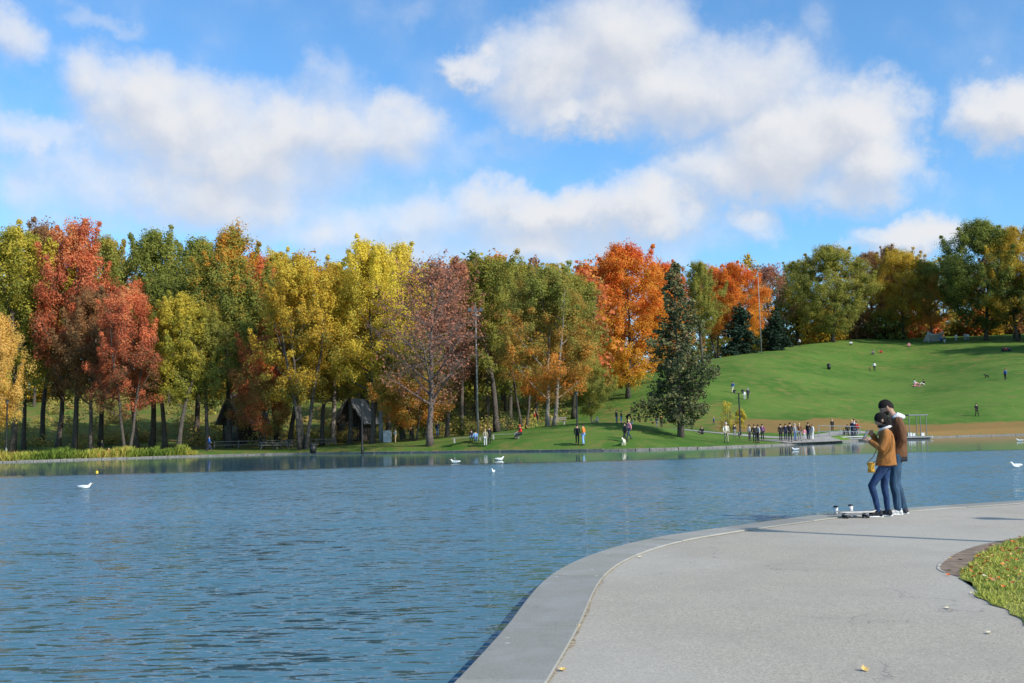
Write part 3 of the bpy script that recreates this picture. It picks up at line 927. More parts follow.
def broad(seed, H=20.0, cb=.28, Wd=5.0, nl=18, per=122, leaf=.152, clump=.8, stems=1, r0=.30, shape=.75, sparse=1.0, lowfill=0.0, lumpy=.35, twig=False, bias=.5):
    rs = np.random.RandomState(seed); rng = random.Random(seed)
    w = Wood(); cen = []; rad = []
    ph = rs.uniform(0, 2 * PI, 6)
    def env(t, a):
        if t < cb or t > 1: return .05
        q = (t - cb) / (1 - cb)
        base = math.sin(PI * min(1, max(0.0, q)) ** shape) ** .62 if 0 < q < 1 else .05
        l = 1 + lumpy * (math.sin(a * 2 + ph[0] + q * 5) * .5 + math.sin(a * 3 + ph[1] - q * 7) * .35 + math.sin(a * 5 + ph[2] + q * 13) * .25)
        return Wd * max(.12, base) * l
    for s_ in range(stems):
        a0 = 2 * PI * s_ / max(stems, 1) + ph[3]
        off = Vector((math.cos(a0), math.sin(a0), 0)) * (0.0 if stems == 1 else .35)
        ln = (0.0 if stems == 1 else rng.uniform(.06, .12))
        tp = []
        p = off.copy(); d = Vector((math.cos(a0) * ln, math.sin(a0) * ln, 1)).normalized()
        nseg = 12
        top = H * rng.uniform(.86, .95)
        for k in range(nseg + 1):
            tp.append(p.copy())
            d = (d + Vector((rng.uniform(-.09, .09), rng.uniform(-.09, .09), .06))).normalized()
            p = p + d * top / nseg
        rr = r0 * (1 if stems == 1 else .72)
        rads = [rr * (1.35 if k == 0 else 1.0) * max(.08, (1 - k / nseg) ** .85) for k in range(nseg + 1)]
        w.mb.tube(tp, rads, 8, True)
        nn = max(5, nl // stems)
        for k in range(nn):
            t = cb * .85 + (.9 - cb * .85) * ((k + .5) / nn) ** .9
            fi = t * nseg / .92; i0 = min(int(fi), nseg - 1)
            o_ = tp[i0].lerp(tp[i0 + 1], min(fi - i0, 1))
            a = k * 2.399963 + ph[4] + rng.uniform(-.4, .4) if stems == 1 else a0 + rng.uniform(-1.7, 1.7)
            te = min(.985, t + rng.uniform(.08, .26))
            R_ = env(max(te, cb + .03), a) * rng.uniform(.8, 1.02)
            e = Vector((math.cos(a) * R_, math.sin(a) * R_, te * H))
            midp = o_.lerp(e, .5) + Vector((0, 0, -rng.uniform(.0, .06) * H * .5)) + Vector((rng.uniform(-.4, .4), rng.uniform(-.4, .4), 0))
            pts = []
            for q in range(7):
                s = q / 6
                pts.append(o_ * (1 - s) ** 2 + midp * 2 * s * (1 - s) + e * s * s)
            rl = rads[i0] * .5
            w.limb(pts, max(rl, .05), .025)
            L = (e - o_).length
            ns = int(4 + L * .8)
            for q in range(ns):
                s = lerp(.3, 1.0, (q + .5) / ns)
                fi2 = s * 6; j0 = min(int(fi2), 5); pp = pts[j0].lerp(pts[j0 + 1], fi2 - j0)
                dd = Vector((rng.uniform(-1, 1), rng.uniform(-1, 1), rng.uniform(-.25, .8))).normalized() * L * rng.uniform(.14, .34)
                qe = pp + dd
                qm = pp.lerp(qe, .5) + Vector((0, 0, .15))
                w.limb([pp, qm, qe], .035, .012, 4)
                if twig:
                    for z_ in range(5):
                        s3 = rng.uniform(.3, 1); b_ = pp.lerp(qe, s3)
                        t_e = b_ + (dd.normalized() + Vector((rng.uniform(-.8, .8), rng.uniform(-.8, .8), rng.uniform(-.1, .9)))) * rng.uniform(.4, 1.0)
                        w.limb([b_, t_e], .016, .007, 3)
                if rng.random() < sparse:
                    cen.append(qe); rad.append(clump * rng.uniform(.6, 1.25))
                if rng.random() < .5 * sparse:
                    cen.append(pp.lerp(qe, .4)); rad.append(clump * rng.uniform(.5, 1.0))
            if rng.random() < sparse: cen.append(e); rad.append(clump * rng.uniform(.7, 1.2))
    # crown shell and inner fill
    nf = int(110 * sparse * (Wd / 5) ** 1.6 * (1 - cb) / .72)
    for k in range(nf):
        q = rng.random(); t = cb + (1 - cb) * (q ** (1.0)) * .985; a = rng.uniform(0, 2 * PI)
        R_ = env(t, a) * (rng.uniform(.25, 1.0) ** bias)
        cen.append(Vector((math.cos(a) * R_, math.sin(a) * R_, t * H))); rad.append(clump * rng.uniform(.5, 1.3))
    # upright shoots that break the outline
    for k in range(int(20 * sparse)):
        t = rng.uniform(cb + .25, .93); a = rng.uniform(0, 2 * PI); R2 = env(t, a) * rng.uniform(.55, 1.05)
        p_ = Vector((math.cos(a) * R2, math.sin(a) * R2, t * H)); d_ = Vector((math.cos(a) * .35, math.sin(a) * .35, 1)).normalized()
        c0 = clump * rng.uniform(.7, 1.05)
        for q in range(4):
            cen.append(p_.copy()); rad.append(c0 * (1 - q * .2)); p_ = p_ + d_ * c0 * .95
    for k in range(int(nf * lowfill)):
        t = rng.uniform(cb * .6, cb + .15); a = rng.uniform(0, 2 * PI); R_ = Wd * rng.uniform(.2, .85)
        cen.append(Vector((math.cos(a) * R_, math.sin(a) * R_, t * H))); rad.append(clump * rng.uniform(.5, 1.1))
    cen = np.array([tuple(c_) for c_ in cen]); rad = np.array(rad)
    v, tone = leaves_arrays(rs, cen, rad, per, leaf)
    # neighbouring clumps share hue patches
    ang = np.arctan2(v[:, 1], v[:, 0])
    patch = .5 + .25 * np.sin(ang * 2 + ph[0] + v[:, 2] * .5) + .25 * np.sin(v[:, 2] * .9 + ph[1] + v[:, 0] * .7)
    tone[:, 1] = tone[:, 1] * .55 + np.clip(patch, 0, 1) * .45
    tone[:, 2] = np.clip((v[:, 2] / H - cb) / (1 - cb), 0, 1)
    return dict(wood=w.mb, v=v, tone=tone, H=float(np.percentile(v[:, 2], 99.7)), W=Wd)


def conifer(seed, H=16.0, cb=.1, Wd=4.6, nb=165, per=72, leaf=.2, r0=.24, power=.66, droop=.12):
    rs = np.random.RandomState(seed); rng = random.Random(seed)
    w = Wood(); w.mb.tube([(rng.uniform(-.05, .05) * k, rng.uniform(-.04, .04) * k, H * k / 8) for k in range(9)],
                          [r0 * (1.3 if k == 0 else 1) * max(.05, 1 - k / 8) for k in range(9)], 8)
    cen = []; rad = []
    ph = rs.uniform(0, 6, 4)
    for k in range(nb):
        q = (k + .5) / nb; t = cb + (.985 - cb) * q
        a = k * 2.399963 + rng.uniform(-.5, .5)
        prof = (1 - q) ** power * (.75 + .25 * math.sin(q * 16 + ph[0] + a)) * (1.0 if q > .12 else .72 + q * 2.3)
        L = max(.25, Wd * prof * rng.uniform(.62, 1.12))
        o_ = Vector((0, 0, t * H)); d = Vector((math.cos(a), math.sin(a), 0))
        rise = .28 * L * (q - .15)
        e = o_ + d * L + Vector((0, 0, rise - droop * L))
        m_ = o_ + d * L * .55 + Vector((0, 0, rise * .5 - droop * L * 1.1))
        pts = [o_ * (1 - s) ** 2 + m_ * 2 * s * (1 - s) + e * s * s for s in [0, .25, .5, .75, 1]]
        w.limb(pts, .05 * (1 - q) + .02, .012, 4)
        ns = max(2, int(L * 2.6))
        for j in range(ns):
            s = lerp(.22, 1, (j + .5) / ns)
            f = s * 4; i0 = min(int(f), 3); p = pts[i0].lerp(pts[i0 + 1], f - i0)
            wdt = .17 + .34 * (1 - abs(s - .6)) * min(1, L / 3)
            side = Vector((-d.y, d.x, 0)) * rng.uniform(-1, 1) * wdt * 1.5
            cen.append(p + side); rad.append(wdt * rng.uniform(.7, 1.25))
    cen = np.array([tuple(c_) for c_ in cen]); rad = np.array(rad)
    v, tone = leaves_arrays(rs, cen, rad, per // 4, leaf, .2)
    v[:, 2] -= 0
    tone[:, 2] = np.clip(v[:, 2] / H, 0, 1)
    return dict(wood=w.mb, v=v, tone=tone, H=float(v[:, 2].max()), W=Wd)


PROTO = {}
def proto(name, fn, **kw):
    d = fn(**kw)
    PROTO[name] = d
    n = len(d['v']) // 4
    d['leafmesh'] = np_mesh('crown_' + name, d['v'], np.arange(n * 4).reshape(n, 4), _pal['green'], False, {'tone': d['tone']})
    d['woodmesh'] = d['wood'].mesh('trunk_' + name, bark_d, True)
    d['used'] = False

proto('maple_a', broad, seed=1, cb=.30, Wd=4.6)
proto('maple_b', broad, seed=2, cb=.26, Wd=5.2, shape=.85, lumpy=.45)
proto('maple_c', broad, seed=3, cb=.34, Wd=4.2, shape=.65, lumpy=.5)
proto('maple_d', broad, seed=4, cb=.22, Wd=4.8, stems=2, lumpy=.4)
proto('maple_e', broad, seed=5, cb=.24, Wd=5.0, stems=3, lumpy=.45, nl=21)
proto('tall_a', broad, seed=6, cb=.36, Wd=3.6, lumpy=.5, nl=16)
proto('tall_b', broad, seed=7, cb=.30, Wd=3.4, lumpy=.55, shape=.9, nl=16)
proto('round_a', broad, seed=8, cb=.16, Wd=7.0, H=20, nl=24, shape=.8, lumpy=.28, clump=.95, per=140, leaf=.165, bias=.35)
proto('round_b', broad, seed=9, cb=.10, Wd=6.6, H=20, nl=24, shape=.9, lumpy=.3, clump=.95, per=140, leaf=.165, bias=.35)
proto('small_a', broad, seed=10, cb=.20, Wd=5.4, H=20, nl=18, shape=.8, lumpy=.75, sparse=.7, leaf=.195, per=160, clump=1.2, r0=.22)
proto('small_b', broad, seed=12, cb=.16, Wd=6.2, H=20, nl=14, stems=2, shape=.7, lumpy=.5, leaf=.21, per=160, clump=1.3, r0=.2)
proto('bare', broad, seed=13, cb=.22, Wd=6.0, H=20, nl=34, per=9, leaf=.22, clump=1.1, sparse=.75, twig=True, r0=.36, shape=.8, lumpy=.3)
proto('thin', broad, seed=14, cb=.30, Wd=4.2, H=20, nl=22, per=14, leaf=.24, clump=1.1, twig=True, r0=.24, lumpy=.4)
proto('oval', broad, seed=15, cb=.17, Wd=6.0, H=20, nl=26, stems=2, shape=.78, lumpy=.22, per=138, leaf=.155, clump=.9, r0=.34)
proto('spruce', conifer, seed=20)
proto('pine', conifer, seed=21, H=14, cb=.02, Wd=5.6, nb=130, power=.55, leaf=.34, per=60)

TREES = []
def tree(kind, px, Y, top, pal, label, cat='tree', name='maple_tree', wpx=None, rot=None, bark=None, group='trees around the lake', pos=None):
    d = PROTO[kind]
    p = pos if pos is not None else spot(px, Y)
    h = top_h(p, top) if top is not None else 15
    s = h / d['H']
    sx = s if wpx is None else (wpx / 2 / F * p.y) / (d['W'] * 1.06)
    root = empty(name, (p.x, p.y, p.z - .08), rot if rot is not None else (px * 1.7) % 6.28, label, cat, group)
    root.scale = (sx, sx, s)
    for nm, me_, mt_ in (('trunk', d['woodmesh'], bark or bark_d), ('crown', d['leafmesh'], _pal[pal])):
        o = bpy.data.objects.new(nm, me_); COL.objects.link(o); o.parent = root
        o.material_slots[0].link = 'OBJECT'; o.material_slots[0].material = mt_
    TREES.append((px, p.y))
    return root


T = tree
# --- the wood along the left bank, front row
T('small_a', -3, 101, 312, 'goldorange', 'small golden orange tree with a pale thin trunk at the edge of the picture', name='young_maple_tree', wpx=56, bark=bark_l)
T('maple_b', 12, 118, 228, 'yellowgreen', 'broad yellow-green tree rising behind the small golden orange one', wpx=118)
T('maple_c', 42, 132, 222, 'brown', 'brownish half bare tree between the yellow-green one and the tall red one', wpx=80)
T('maple_a', 74, 117, 221, 'red', 'tallest red maple, rosy crown reaching above its neighbours', wpx=92)
T('tall_a', 100, 128, 236, 'olive', 'slim olive tree just behind the tall rosy red maple', wpx=66)
T('maple_d', 127, 107, 286, 'red', 'smaller bright red maple with low hanging scarlet boughs', wpx=78, rot=2.6)
T('maple_b', 152, 123, 231, 'green', 'big green tree towering behind the smaller scarlet maple', wpx=104, rot=2.0)
T('tall_b', 179, 110, 292, 'yellowgreen', 'slender pale green tree in front of two big green ones', wpx=62)
T('tall_a', 196, 128, 238, 'green', 'tall dark green tree between the big green one and the orange-topped one', wpx=74, rot=.4)
T('maple_c', 229, 117, 226, 'greenorange', 'green maple with a bright orange top and forked trunk', wpx=92)
T('small_b', 262, 112, 334, 'redmix', 'low red-orange maple growing by the shed roof', name='young_maple_tree', wpx=66)
T('tall_b', 253, 127, 252, 'redmix', 'tall tree of mixed red and green behind the low red-orange maple', wpx=64)
T('maple_d', 277, 130, 250, 'yellowgreen', 'pale yellow-green tree behind the forked golden olive tree', wpx=72)
T('maple_e', 303, 106, 254, 'gold', 'golden olive tree with several stems spreading from one base', wpx=104)
T('tall_a', 334, 121, 262, 'gold', 'narrow dull gold tree between the many-stemmed one and the bright yellow one', wpx=66, bark=bark_l)
T('maple_b', 372, 108, 241, 'yellow', 'brightest yellow maple with a spiky top', wpx=104, rot=.7)
T('tall_b', 403, 119, 243, 'yellow', 'slim yellow maple touching the brightest yellow one', wpx=60)
T('small_b', 415, 107, 335, 'orangelow', 'low orange-leaved tree behind the trunk of the bare tree', name='young_maple_tree', wpx=84)
T('bare', 430, 96, 254, 'pinkbrown', 'nearly bare tree with grey bark and a few pinkish leaves', name='bare_tree', wpx=124, bark=bark_b, rot=1.3)
T('thin', 447, 111, 266, 'pinkbrown', 'thin-leaved rusty pink tree with two slim stems beside the bare tree', name='young_maple_tree', wpx=78, bark=bark_b)
T('maple_c', 462, 127, 260, 'pinkbrown', 'rusty brown tree whose top shows behind the bare tree', wpx=74, rot=2.8)
T('tall_a', 497, 116, 256, 'olive', 'tall olive green tree behind the white lamp mast', wpx=80, rot=3.3)
T('maple_d', 524, 128, 262, 'olive', 'olive tree squeezed between the tall olive one and the one turning orange', wpx=72, rot=1.9)
T('oval', 551, 103, 267, 'orangelow', 'oval tree on the mound, olive above and orange on its low boughs', wpx=118, bark=bark_l, rot=1.2)
T('small_a', 592, 117, 352, 'olive', 'small yellowing tree at the foot of the orange maple', name='young_maple_tree', wpx=46)
T('round_b', 628, 148, 245, 'orange', 'big round maple of glowing orange with a redder top', wpx=108, bark=bark_d, rot=.6)
T('oval', 668, 163, 262, 'orange', 'golden orange tree half hidden behind the spruce', wpx=62, rot=2.2)
T('maple_a', 598, 158, 268, 'redmix', 'rusty orange tree behind the round glowing maple', wpx=62)
T('spruce', 681, 91.5, 261, 'spruce', 'dark spruce with ragged boughs standing on the near lawn', name='spruce_tree', cat='spruce', wpx=122, rot=.5, bark=bark_b, group=None)
T('maple_a', 703, 190, 262, 'olive', 'olive green tree behind the top of the spruce', wpx=48)
# --- the crest of the hill
T('maple_d', 717, 217, 266, 'redmix', 'reddish tree between the spruce and the bright orange crest tree', wpx=48, group='trees on the crest')
T('round_a', 737, 212, 263, 'orange', 'bright orange tree beside the tall white mast', wpx=72, group='trees on the crest')
T('pine', 741, 206, 302, 'pine', 'dark evergreen just in front of the bright orange crest tree', name='pine_tree', cat='pine', wpx=58, group='trees on the crest')
T('pine', 777, 214, 306, 'pine', 'dark evergreen on the other side of the white mast', name='pine_tree', cat='pine', wpx=46, rot=2, group='trees on the crest')
T('thin', 771, 232, 264, 'pinkbrown', 'thin pinkish brown tree behind the white mast', wpx=52, group='trees on the crest', bark=bark_b)
T('maple_a', 797, 243, 262, 'olive', 'olive tree behind the broad bushy green one on the crest', wpx=54, group='trees on the crest')
T('round_b', 833, 230, 246, 'olive', 'broad bushy green tree reaching down to the grass of the crest', wpx=88, group='trees on the crest', rot=.9)
T('maple_b', 874, 250, 252, 'brown', 'rusty brown tree between the bushy green one and the gold ones', wpx=62, group='trees on the crest')
T('maple_a', 893, 258, 246, 'brown', 'dark brown treetop peeping over the gold one', wpx=40, group='trees on the crest')
T('round_a', 904, 240, 249, 'gold', 'green and gold tree in the middle of the crest', wpx=74, group='trees on the crest', rot=2)
T('small_a', 932, 236, 260, 'orangelow', 'dull orange tree beside the green and gold one', wpx=54, group='trees on the crest')
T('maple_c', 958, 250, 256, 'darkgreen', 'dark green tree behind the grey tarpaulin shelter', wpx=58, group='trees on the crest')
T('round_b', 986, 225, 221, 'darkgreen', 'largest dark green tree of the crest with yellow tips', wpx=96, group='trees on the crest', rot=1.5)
T('round_a', 1018, 221, 227, 'gold', 'orange-gold tree at the edge of the picture beside the largest dark one', wpx=74, group='trees on the crest')
for i, (x, Y, tp, pl, lb) in enumerate([(1062, 218, 240, 'green', 'green tree next beyond the orange-gold one on the crest'), (1105, 216, 236, 'olive', 'olive tree further along the crest, out of the picture'),
                      (1150, 214, 240, 'orange', 'orange tree still further along the crest, out of the picture'), (-50, 112, 240, 'green', 'green tree beyond the picture edge by the reeds'), (-105, 106, 235, 'gold', 'gold tree beyond the green one by the reeds')]):
    T(['round_b', 'maple_b', 'round_a', 'maple_a', 'maple_d'][i], x, Y, tp, pl, lb, wpx=90)

# slimmer dark trunks of the second row on the left
for (x, Y, tp, pl, lb) in [(1098, 196, 250, 'green', 'green tree beyond the picture edge shading the crest'), (1150, 190, 240, 'gold', 'gold tree beyond the picture edge shading the crest'), (1205, 200, 240, 'olive', 'olive tree beyond the picture edge shading the crest'), (1265, 192, 235, 'orange', 'orange tree beyond the picture edge shading the crest')]:
    T('round_a', x, Y, tp, pl, lb, wpx=84)
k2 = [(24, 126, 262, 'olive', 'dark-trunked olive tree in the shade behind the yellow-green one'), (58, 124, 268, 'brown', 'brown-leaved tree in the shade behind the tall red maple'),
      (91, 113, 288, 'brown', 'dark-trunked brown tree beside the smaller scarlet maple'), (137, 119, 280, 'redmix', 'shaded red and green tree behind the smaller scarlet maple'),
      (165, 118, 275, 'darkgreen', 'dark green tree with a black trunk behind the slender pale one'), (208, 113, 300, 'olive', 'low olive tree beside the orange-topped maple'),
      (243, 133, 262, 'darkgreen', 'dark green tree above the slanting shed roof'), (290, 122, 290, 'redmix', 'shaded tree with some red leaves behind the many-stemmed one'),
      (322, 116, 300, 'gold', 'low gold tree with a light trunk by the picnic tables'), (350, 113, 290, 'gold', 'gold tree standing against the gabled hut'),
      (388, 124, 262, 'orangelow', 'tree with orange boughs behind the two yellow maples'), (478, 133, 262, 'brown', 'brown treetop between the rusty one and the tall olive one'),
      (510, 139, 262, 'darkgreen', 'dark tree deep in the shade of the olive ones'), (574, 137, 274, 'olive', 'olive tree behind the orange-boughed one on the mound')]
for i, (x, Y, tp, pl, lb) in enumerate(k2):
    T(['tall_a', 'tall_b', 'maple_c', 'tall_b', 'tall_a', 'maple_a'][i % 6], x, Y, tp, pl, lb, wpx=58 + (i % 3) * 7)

# --- the mass of woodland behind: one body nobody could count
def light_tree(rs, H, Wd, cb, nclump, per, leaf):
    q = rs.rand(nclump) ** (1.7 if cb < .1 else 1.0); a = rs.uniform(0, 2 * PI, nclump)
    R_ = Wd * np.sin(PI * np.clip(q, .12, .98) ** .8) ** .6 * rs.uniform(.3, 1.05, nclump)
    cen = np.stack([np.cos(a) * R_, np.sin(a) * R_, H * (cb + (1 - cb) * q)], 1)
    v, t = leaves_arrays(rs, cen, rs.uniform(.8, 1.7, nclump), per, leaf)
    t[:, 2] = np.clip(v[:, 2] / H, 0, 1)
    return v, t
rs = np.random.RandomState(77)
groups = {'olive': [], 'brown': [], 'gold': [], 'darkgreen': [], 'redmix': []}
wood = MB()
names = list(groups)
spots_ = []
for row, (x0, x1, Y0, step, tp) in enumerate([(360, 600, 146, 26, 268), (360, 640, 165, 30, 262), (-110, 360, 176, 44, 262), (560, 690, 195, 26, 276), (700, 1180, 262, 24, 268), (-100, 620, 185, 34, 262), (690, 1180, 285, 30, 262), (730, 1180, 247, 17, 306), (-110, 600, 205, 30, 330)]):
    x = x0
    while x < x1:
        spots_.append((x + rs.uniform(-8, 8), Y0 + rs.uniform(-7, 7), tp + rs.uniform(-8, 14))); x += step * rs.uniform(.8, 1.2)
for (x, Y, tp) in spots_:
    p = spot(x, Y); h = max(4, top_h(p, tp))
    v, t = light_tree(rs, h, rs.uniform(3.6, 5.2) * (Y / 150) ** .5, (.16 if x < 600 and Y < 172 else .02), 80, 24, .55)
    v = v + np.array([p.x, p.y, p.z]); groups[names[rs.randint(len(names))]].append((v, t))
    wood.tube([(p.x, p.y, p.z - .2), (p.x + rs.uniform(-.5, .5), p.y, p.z + h * .5), (p.x + rs.uniform(-.8, .8), p.y, p.z + h * .9)], [.26, .18, .05], 6, False)
vv = []; tt_ = []; mi = []
for k, nm in enumerate(names):
    for v, t in groups[nm]:
        vv.append(v); tt_.append(t); mi += [k] * (len(v) // 4)
vv = np.concatenate(vv); tt_ = np.concatenate(tt_)
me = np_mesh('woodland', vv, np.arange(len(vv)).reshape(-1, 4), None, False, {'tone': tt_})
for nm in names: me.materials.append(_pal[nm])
me.polygons.foreach_set('material_index', np.array(mi, dtype=np.int32))
o = bpy.data.objects.new('woodland', me); COL.objects.link(o)
tag(o, 'distant autumn woodland massed behind the front trees', 'woodland', kind='stuff')
ow = wood.build('trunks', bark_d, o, True); tag(ow, kind='stuff')

# --- undergrowth on the wooded slope, bushes
rs = np.random.RandomState(12)
vv = []; tt_ = []
for k in range(520):
    x = rs.uniform(-100, 590) if k % 3 else rs.uniform(720, 1090)
    Y = rs.uniform(124, 185) if x < 600 else rs.uniform(244, 262)
    if 600 > x > 560: Y = rs.uniform(150, 185)
    p = spot(x, Y)
    R_ = rs.uniform(.5, 1.5) if x < 600 else rs.uniform(1.2, 2.8)
    v, t = leaves_arrays(rs, np.array([[0, 0, R_ * .5]]) + rs.uniform(-.6, .6, (3, 3)) * np.array([1.6, 1, .5]), np.full(3, R_), 34, .34)
    v[:, 2] = np.maximum(v[:, 2], 0); vv.append(v + np.array([p.x, p.y, p.z])); tt_.append(t)
vv = np.concatenate(vv); tt_ = np.concatenate(tt_); tt_[:, 2] = rs.rand(len(vv) // 4).repeat(4)
o = bpy.data.objects.new('undergrowth', np_mesh('undergrowth', vv, np.arange(len(vv)).reshape(-1, 4), _pal['shrub'], False, {'tone': tt_})); COL.objects.link(o)
tag(o, 'brown and green brush covering the wooded slope', 'undergrowth', kind='stuff')


def bush(px, Y, h, w, pal, label, name='bush', shape='round'):
    p = spot(px, Y); rs = np.random.RandomState(int(px) + 5)
    n = 26
    q = rs.rand(n)
    prof = (1 - q) ** .7 if shape == 'cone' else np.sin(PI * np.clip(q * .8 + .2, 0, .97)) ** .6
    a = rs.uniform(0, 6.28, n)
    cen = np.stack([np.cos(a) * prof * w / 2 * .8, np.sin(a) * prof * w / 2 * .8, q * h * .92 + .15], 1)
    v, t = leaves_arrays(rs, cen, np.full(n, w * .19), 60, .11); v[:, 2] = np.maximum(v[:, 2], 0); t[:, 2] = np.clip(v[:, 2] / h, 0, 1)
    root = empty(name, p, 0, label, 'bush', 'bushes by the lake')
    mb = MB()
    for k in range(5):
        aa = k * 1.3; mb.tube([(0, 0, -.05), (math.cos(aa) * w * .15, math.sin(aa) * w * .15, h * .4), (math.cos(aa) * w * .25, math.sin(aa) * w * .25, h * .75)], [.05, .035, .012], 5, False)
    mb.build('stem', bark_d, root, True)
    o = bpy.data.objects.new('foliage', np_mesh('foliage', v, np.arange(len(v)).reshape(-1, 4), _pal[pal], False, {'tone': t})); COL.objects.link(o); o.parent = root
bush(401, 112, 3.6, 2.4, 'darkgreen', 'dense dark green conical shrub beside the white cabinet', 'conical_shrub', 'cone')
bush(424, 116, 3.2, 1.8, 'green', 'upright green shrub just behind the bare tree', 'conical_shrub', 'cone')
bush(462, 113, 1.7, 3.4, 'green', 'wide light green bush near the foot of the white mast')
bush(350, 121, 1.6, 3.0, 'shrub', 'low brownish bush in front of the gabled hut')
bush(300, 126, 2.4, 3.4, 'olive', 'yellowish rounded bush behind the picnic tables')
bush(741, 116, 2.2, 1.3, 'yellowgreen', 'yellow-green sapling bush by the lamp post at the foot of the hill', 'sapling')
bush(728, 106, 3.4, 1.8, 'yellowgreen', 'thin light green young bush beside the low boughs of the spruce', 'sapling')
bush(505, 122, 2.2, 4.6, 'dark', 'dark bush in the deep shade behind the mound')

# --- reeds along the left bank
rs = np.random.RandomState(9)
n = 15000
u_ = rs.uniform(-.75, -.317, n); dd_ = rs.uniform(.15, 2.6, n)
Yb = np.interp(u_, GU, SHORE) + dd_; Xb = u_ * Yb
zb = np.array([hgt(x, y) for x, y in zip(Xb, Yb)])
tuft = .5 + .5 * np.sin(Xb * 1.9) * np.sin(Xb * .63 + 1) + .3 * np.sin(Xb * 5.3)
hh_ = (.45 + .5 * np.clip(tuft, 0, 1)) * rs.uniform(.6, 1.25, n)
hh_ *= np.clip((-.317 - u_) / .012, .35, 1)
ang = rs.uniform(0, 6.28, n); wd = rs.uniform(.015, .035, n); ln_ = rs.uniform(-.35, .35, (n, 2))
v = np.zeros((n, 4, 3))
v[:, 0] = np.stack([Xb - np.cos(ang) * wd, Yb - np.sin(ang) * wd, zb], 1)
v[:, 1] = np.stack([Xb + np.cos(ang) * wd, Yb + np.sin(ang) * wd, zb], 1)
v[:, 2] = np.stack([Xb + ln_[:, 0] * .55 + np.cos(ang) * wd, Yb + ln_[:, 1] * .55, zb + hh_ * .8], 1)
v[:, 3] = np.stack([Xb + ln_[:, 0], Yb + ln_[:, 1], zb + hh_], 1)
tn = np.zeros((n, 4, 4)); tn[..., 0] = rs.rand(n)[:, None]; tn[..., 1] = (.5 + .5 * np.sin(Xb * .8 + 2))[:, None]; tn[..., 2] = .4; tn[..., 3] = 1
o = bpy.data.objects.new('reeds', np_mesh('reeds', v.reshape(-1, 3), np.arange(n * 4).reshape(n, 4), _pal['reed'], False, {'tone': tn.reshape(-1, 4)})); COL.objects.link(o)
tag(o, 'band of yellow-green reeds and grasses edging the lake', 'reeds', kind='stuff')

# ================================================================== people
def skin_mesh(name, V_, E_, R_, root=0, sub=1):
    me = bpy.data.meshes.new(name); me.from_pydata([tuple(v) for v in V_], E_, [])
    o = bpy.data.objects.new(name, me); COL.objects.link(o)
    md = o.modifiers.new('skin', 'SKIN')
    md.branch_smoothing = .4; md.use_smooth_shade = True
    sv = me.skin_vertices[0].data
    for i, r in enumerate(R_):
        sv[i].radius = (r, r) if not hasattr(r, '__len__') else r
        sv[i].use_root = (i == root)
    sb = o.modifiers.new('sub', 'SUBSURF'); sb.levels = sub; sb.render_levels = sub
    dg = bpy.context.evaluated_depsgraph_get()
    me2 = bpy.data.meshes.new_from_object(o.evaluated_get(dg))
    me2.name = name
    bpy.data.objects.remove(o)
    me2.materials.clear(); me2.materials.append(None)
    me2.polygons.foreach_set('use_smooth', [True] * len(me2.polygons))
    return me2


def joints(**kw):
    J = dict(pelvis=(0, 0, .95), waist=(0, 0, 1.10), chest=(.01, 0, 1.30), neckb=(0, 0, 1.45), neck=(.01, 0, 1.53), head=(.03, 0, 1.63), crown=(.01, 0, 1.70),
             sL=(0, .18, 1.41), eL=(-.03, .24, 1.14), wL=(.04, .25, .90), hL=(.06, .25, .82), sR=(0, -.18, 1.41), eR=(-.03, -.24, 1.14), wR=(.04, -.25, .90), hR=(.06, -.25, .82),
             pL=(0, .095, .90), kL=(.03, .10, .50), aL=(-.02, .10, .09), tL=(.13, .12, .035), pR=(0, -.095, .90), kR=(.03, -.10, .50), aR=(-.02, -.10, .09), tR=(.13, -.12, .035))
    J.update(kw)
    return {k: Vector(v) for k, v in J.items()}

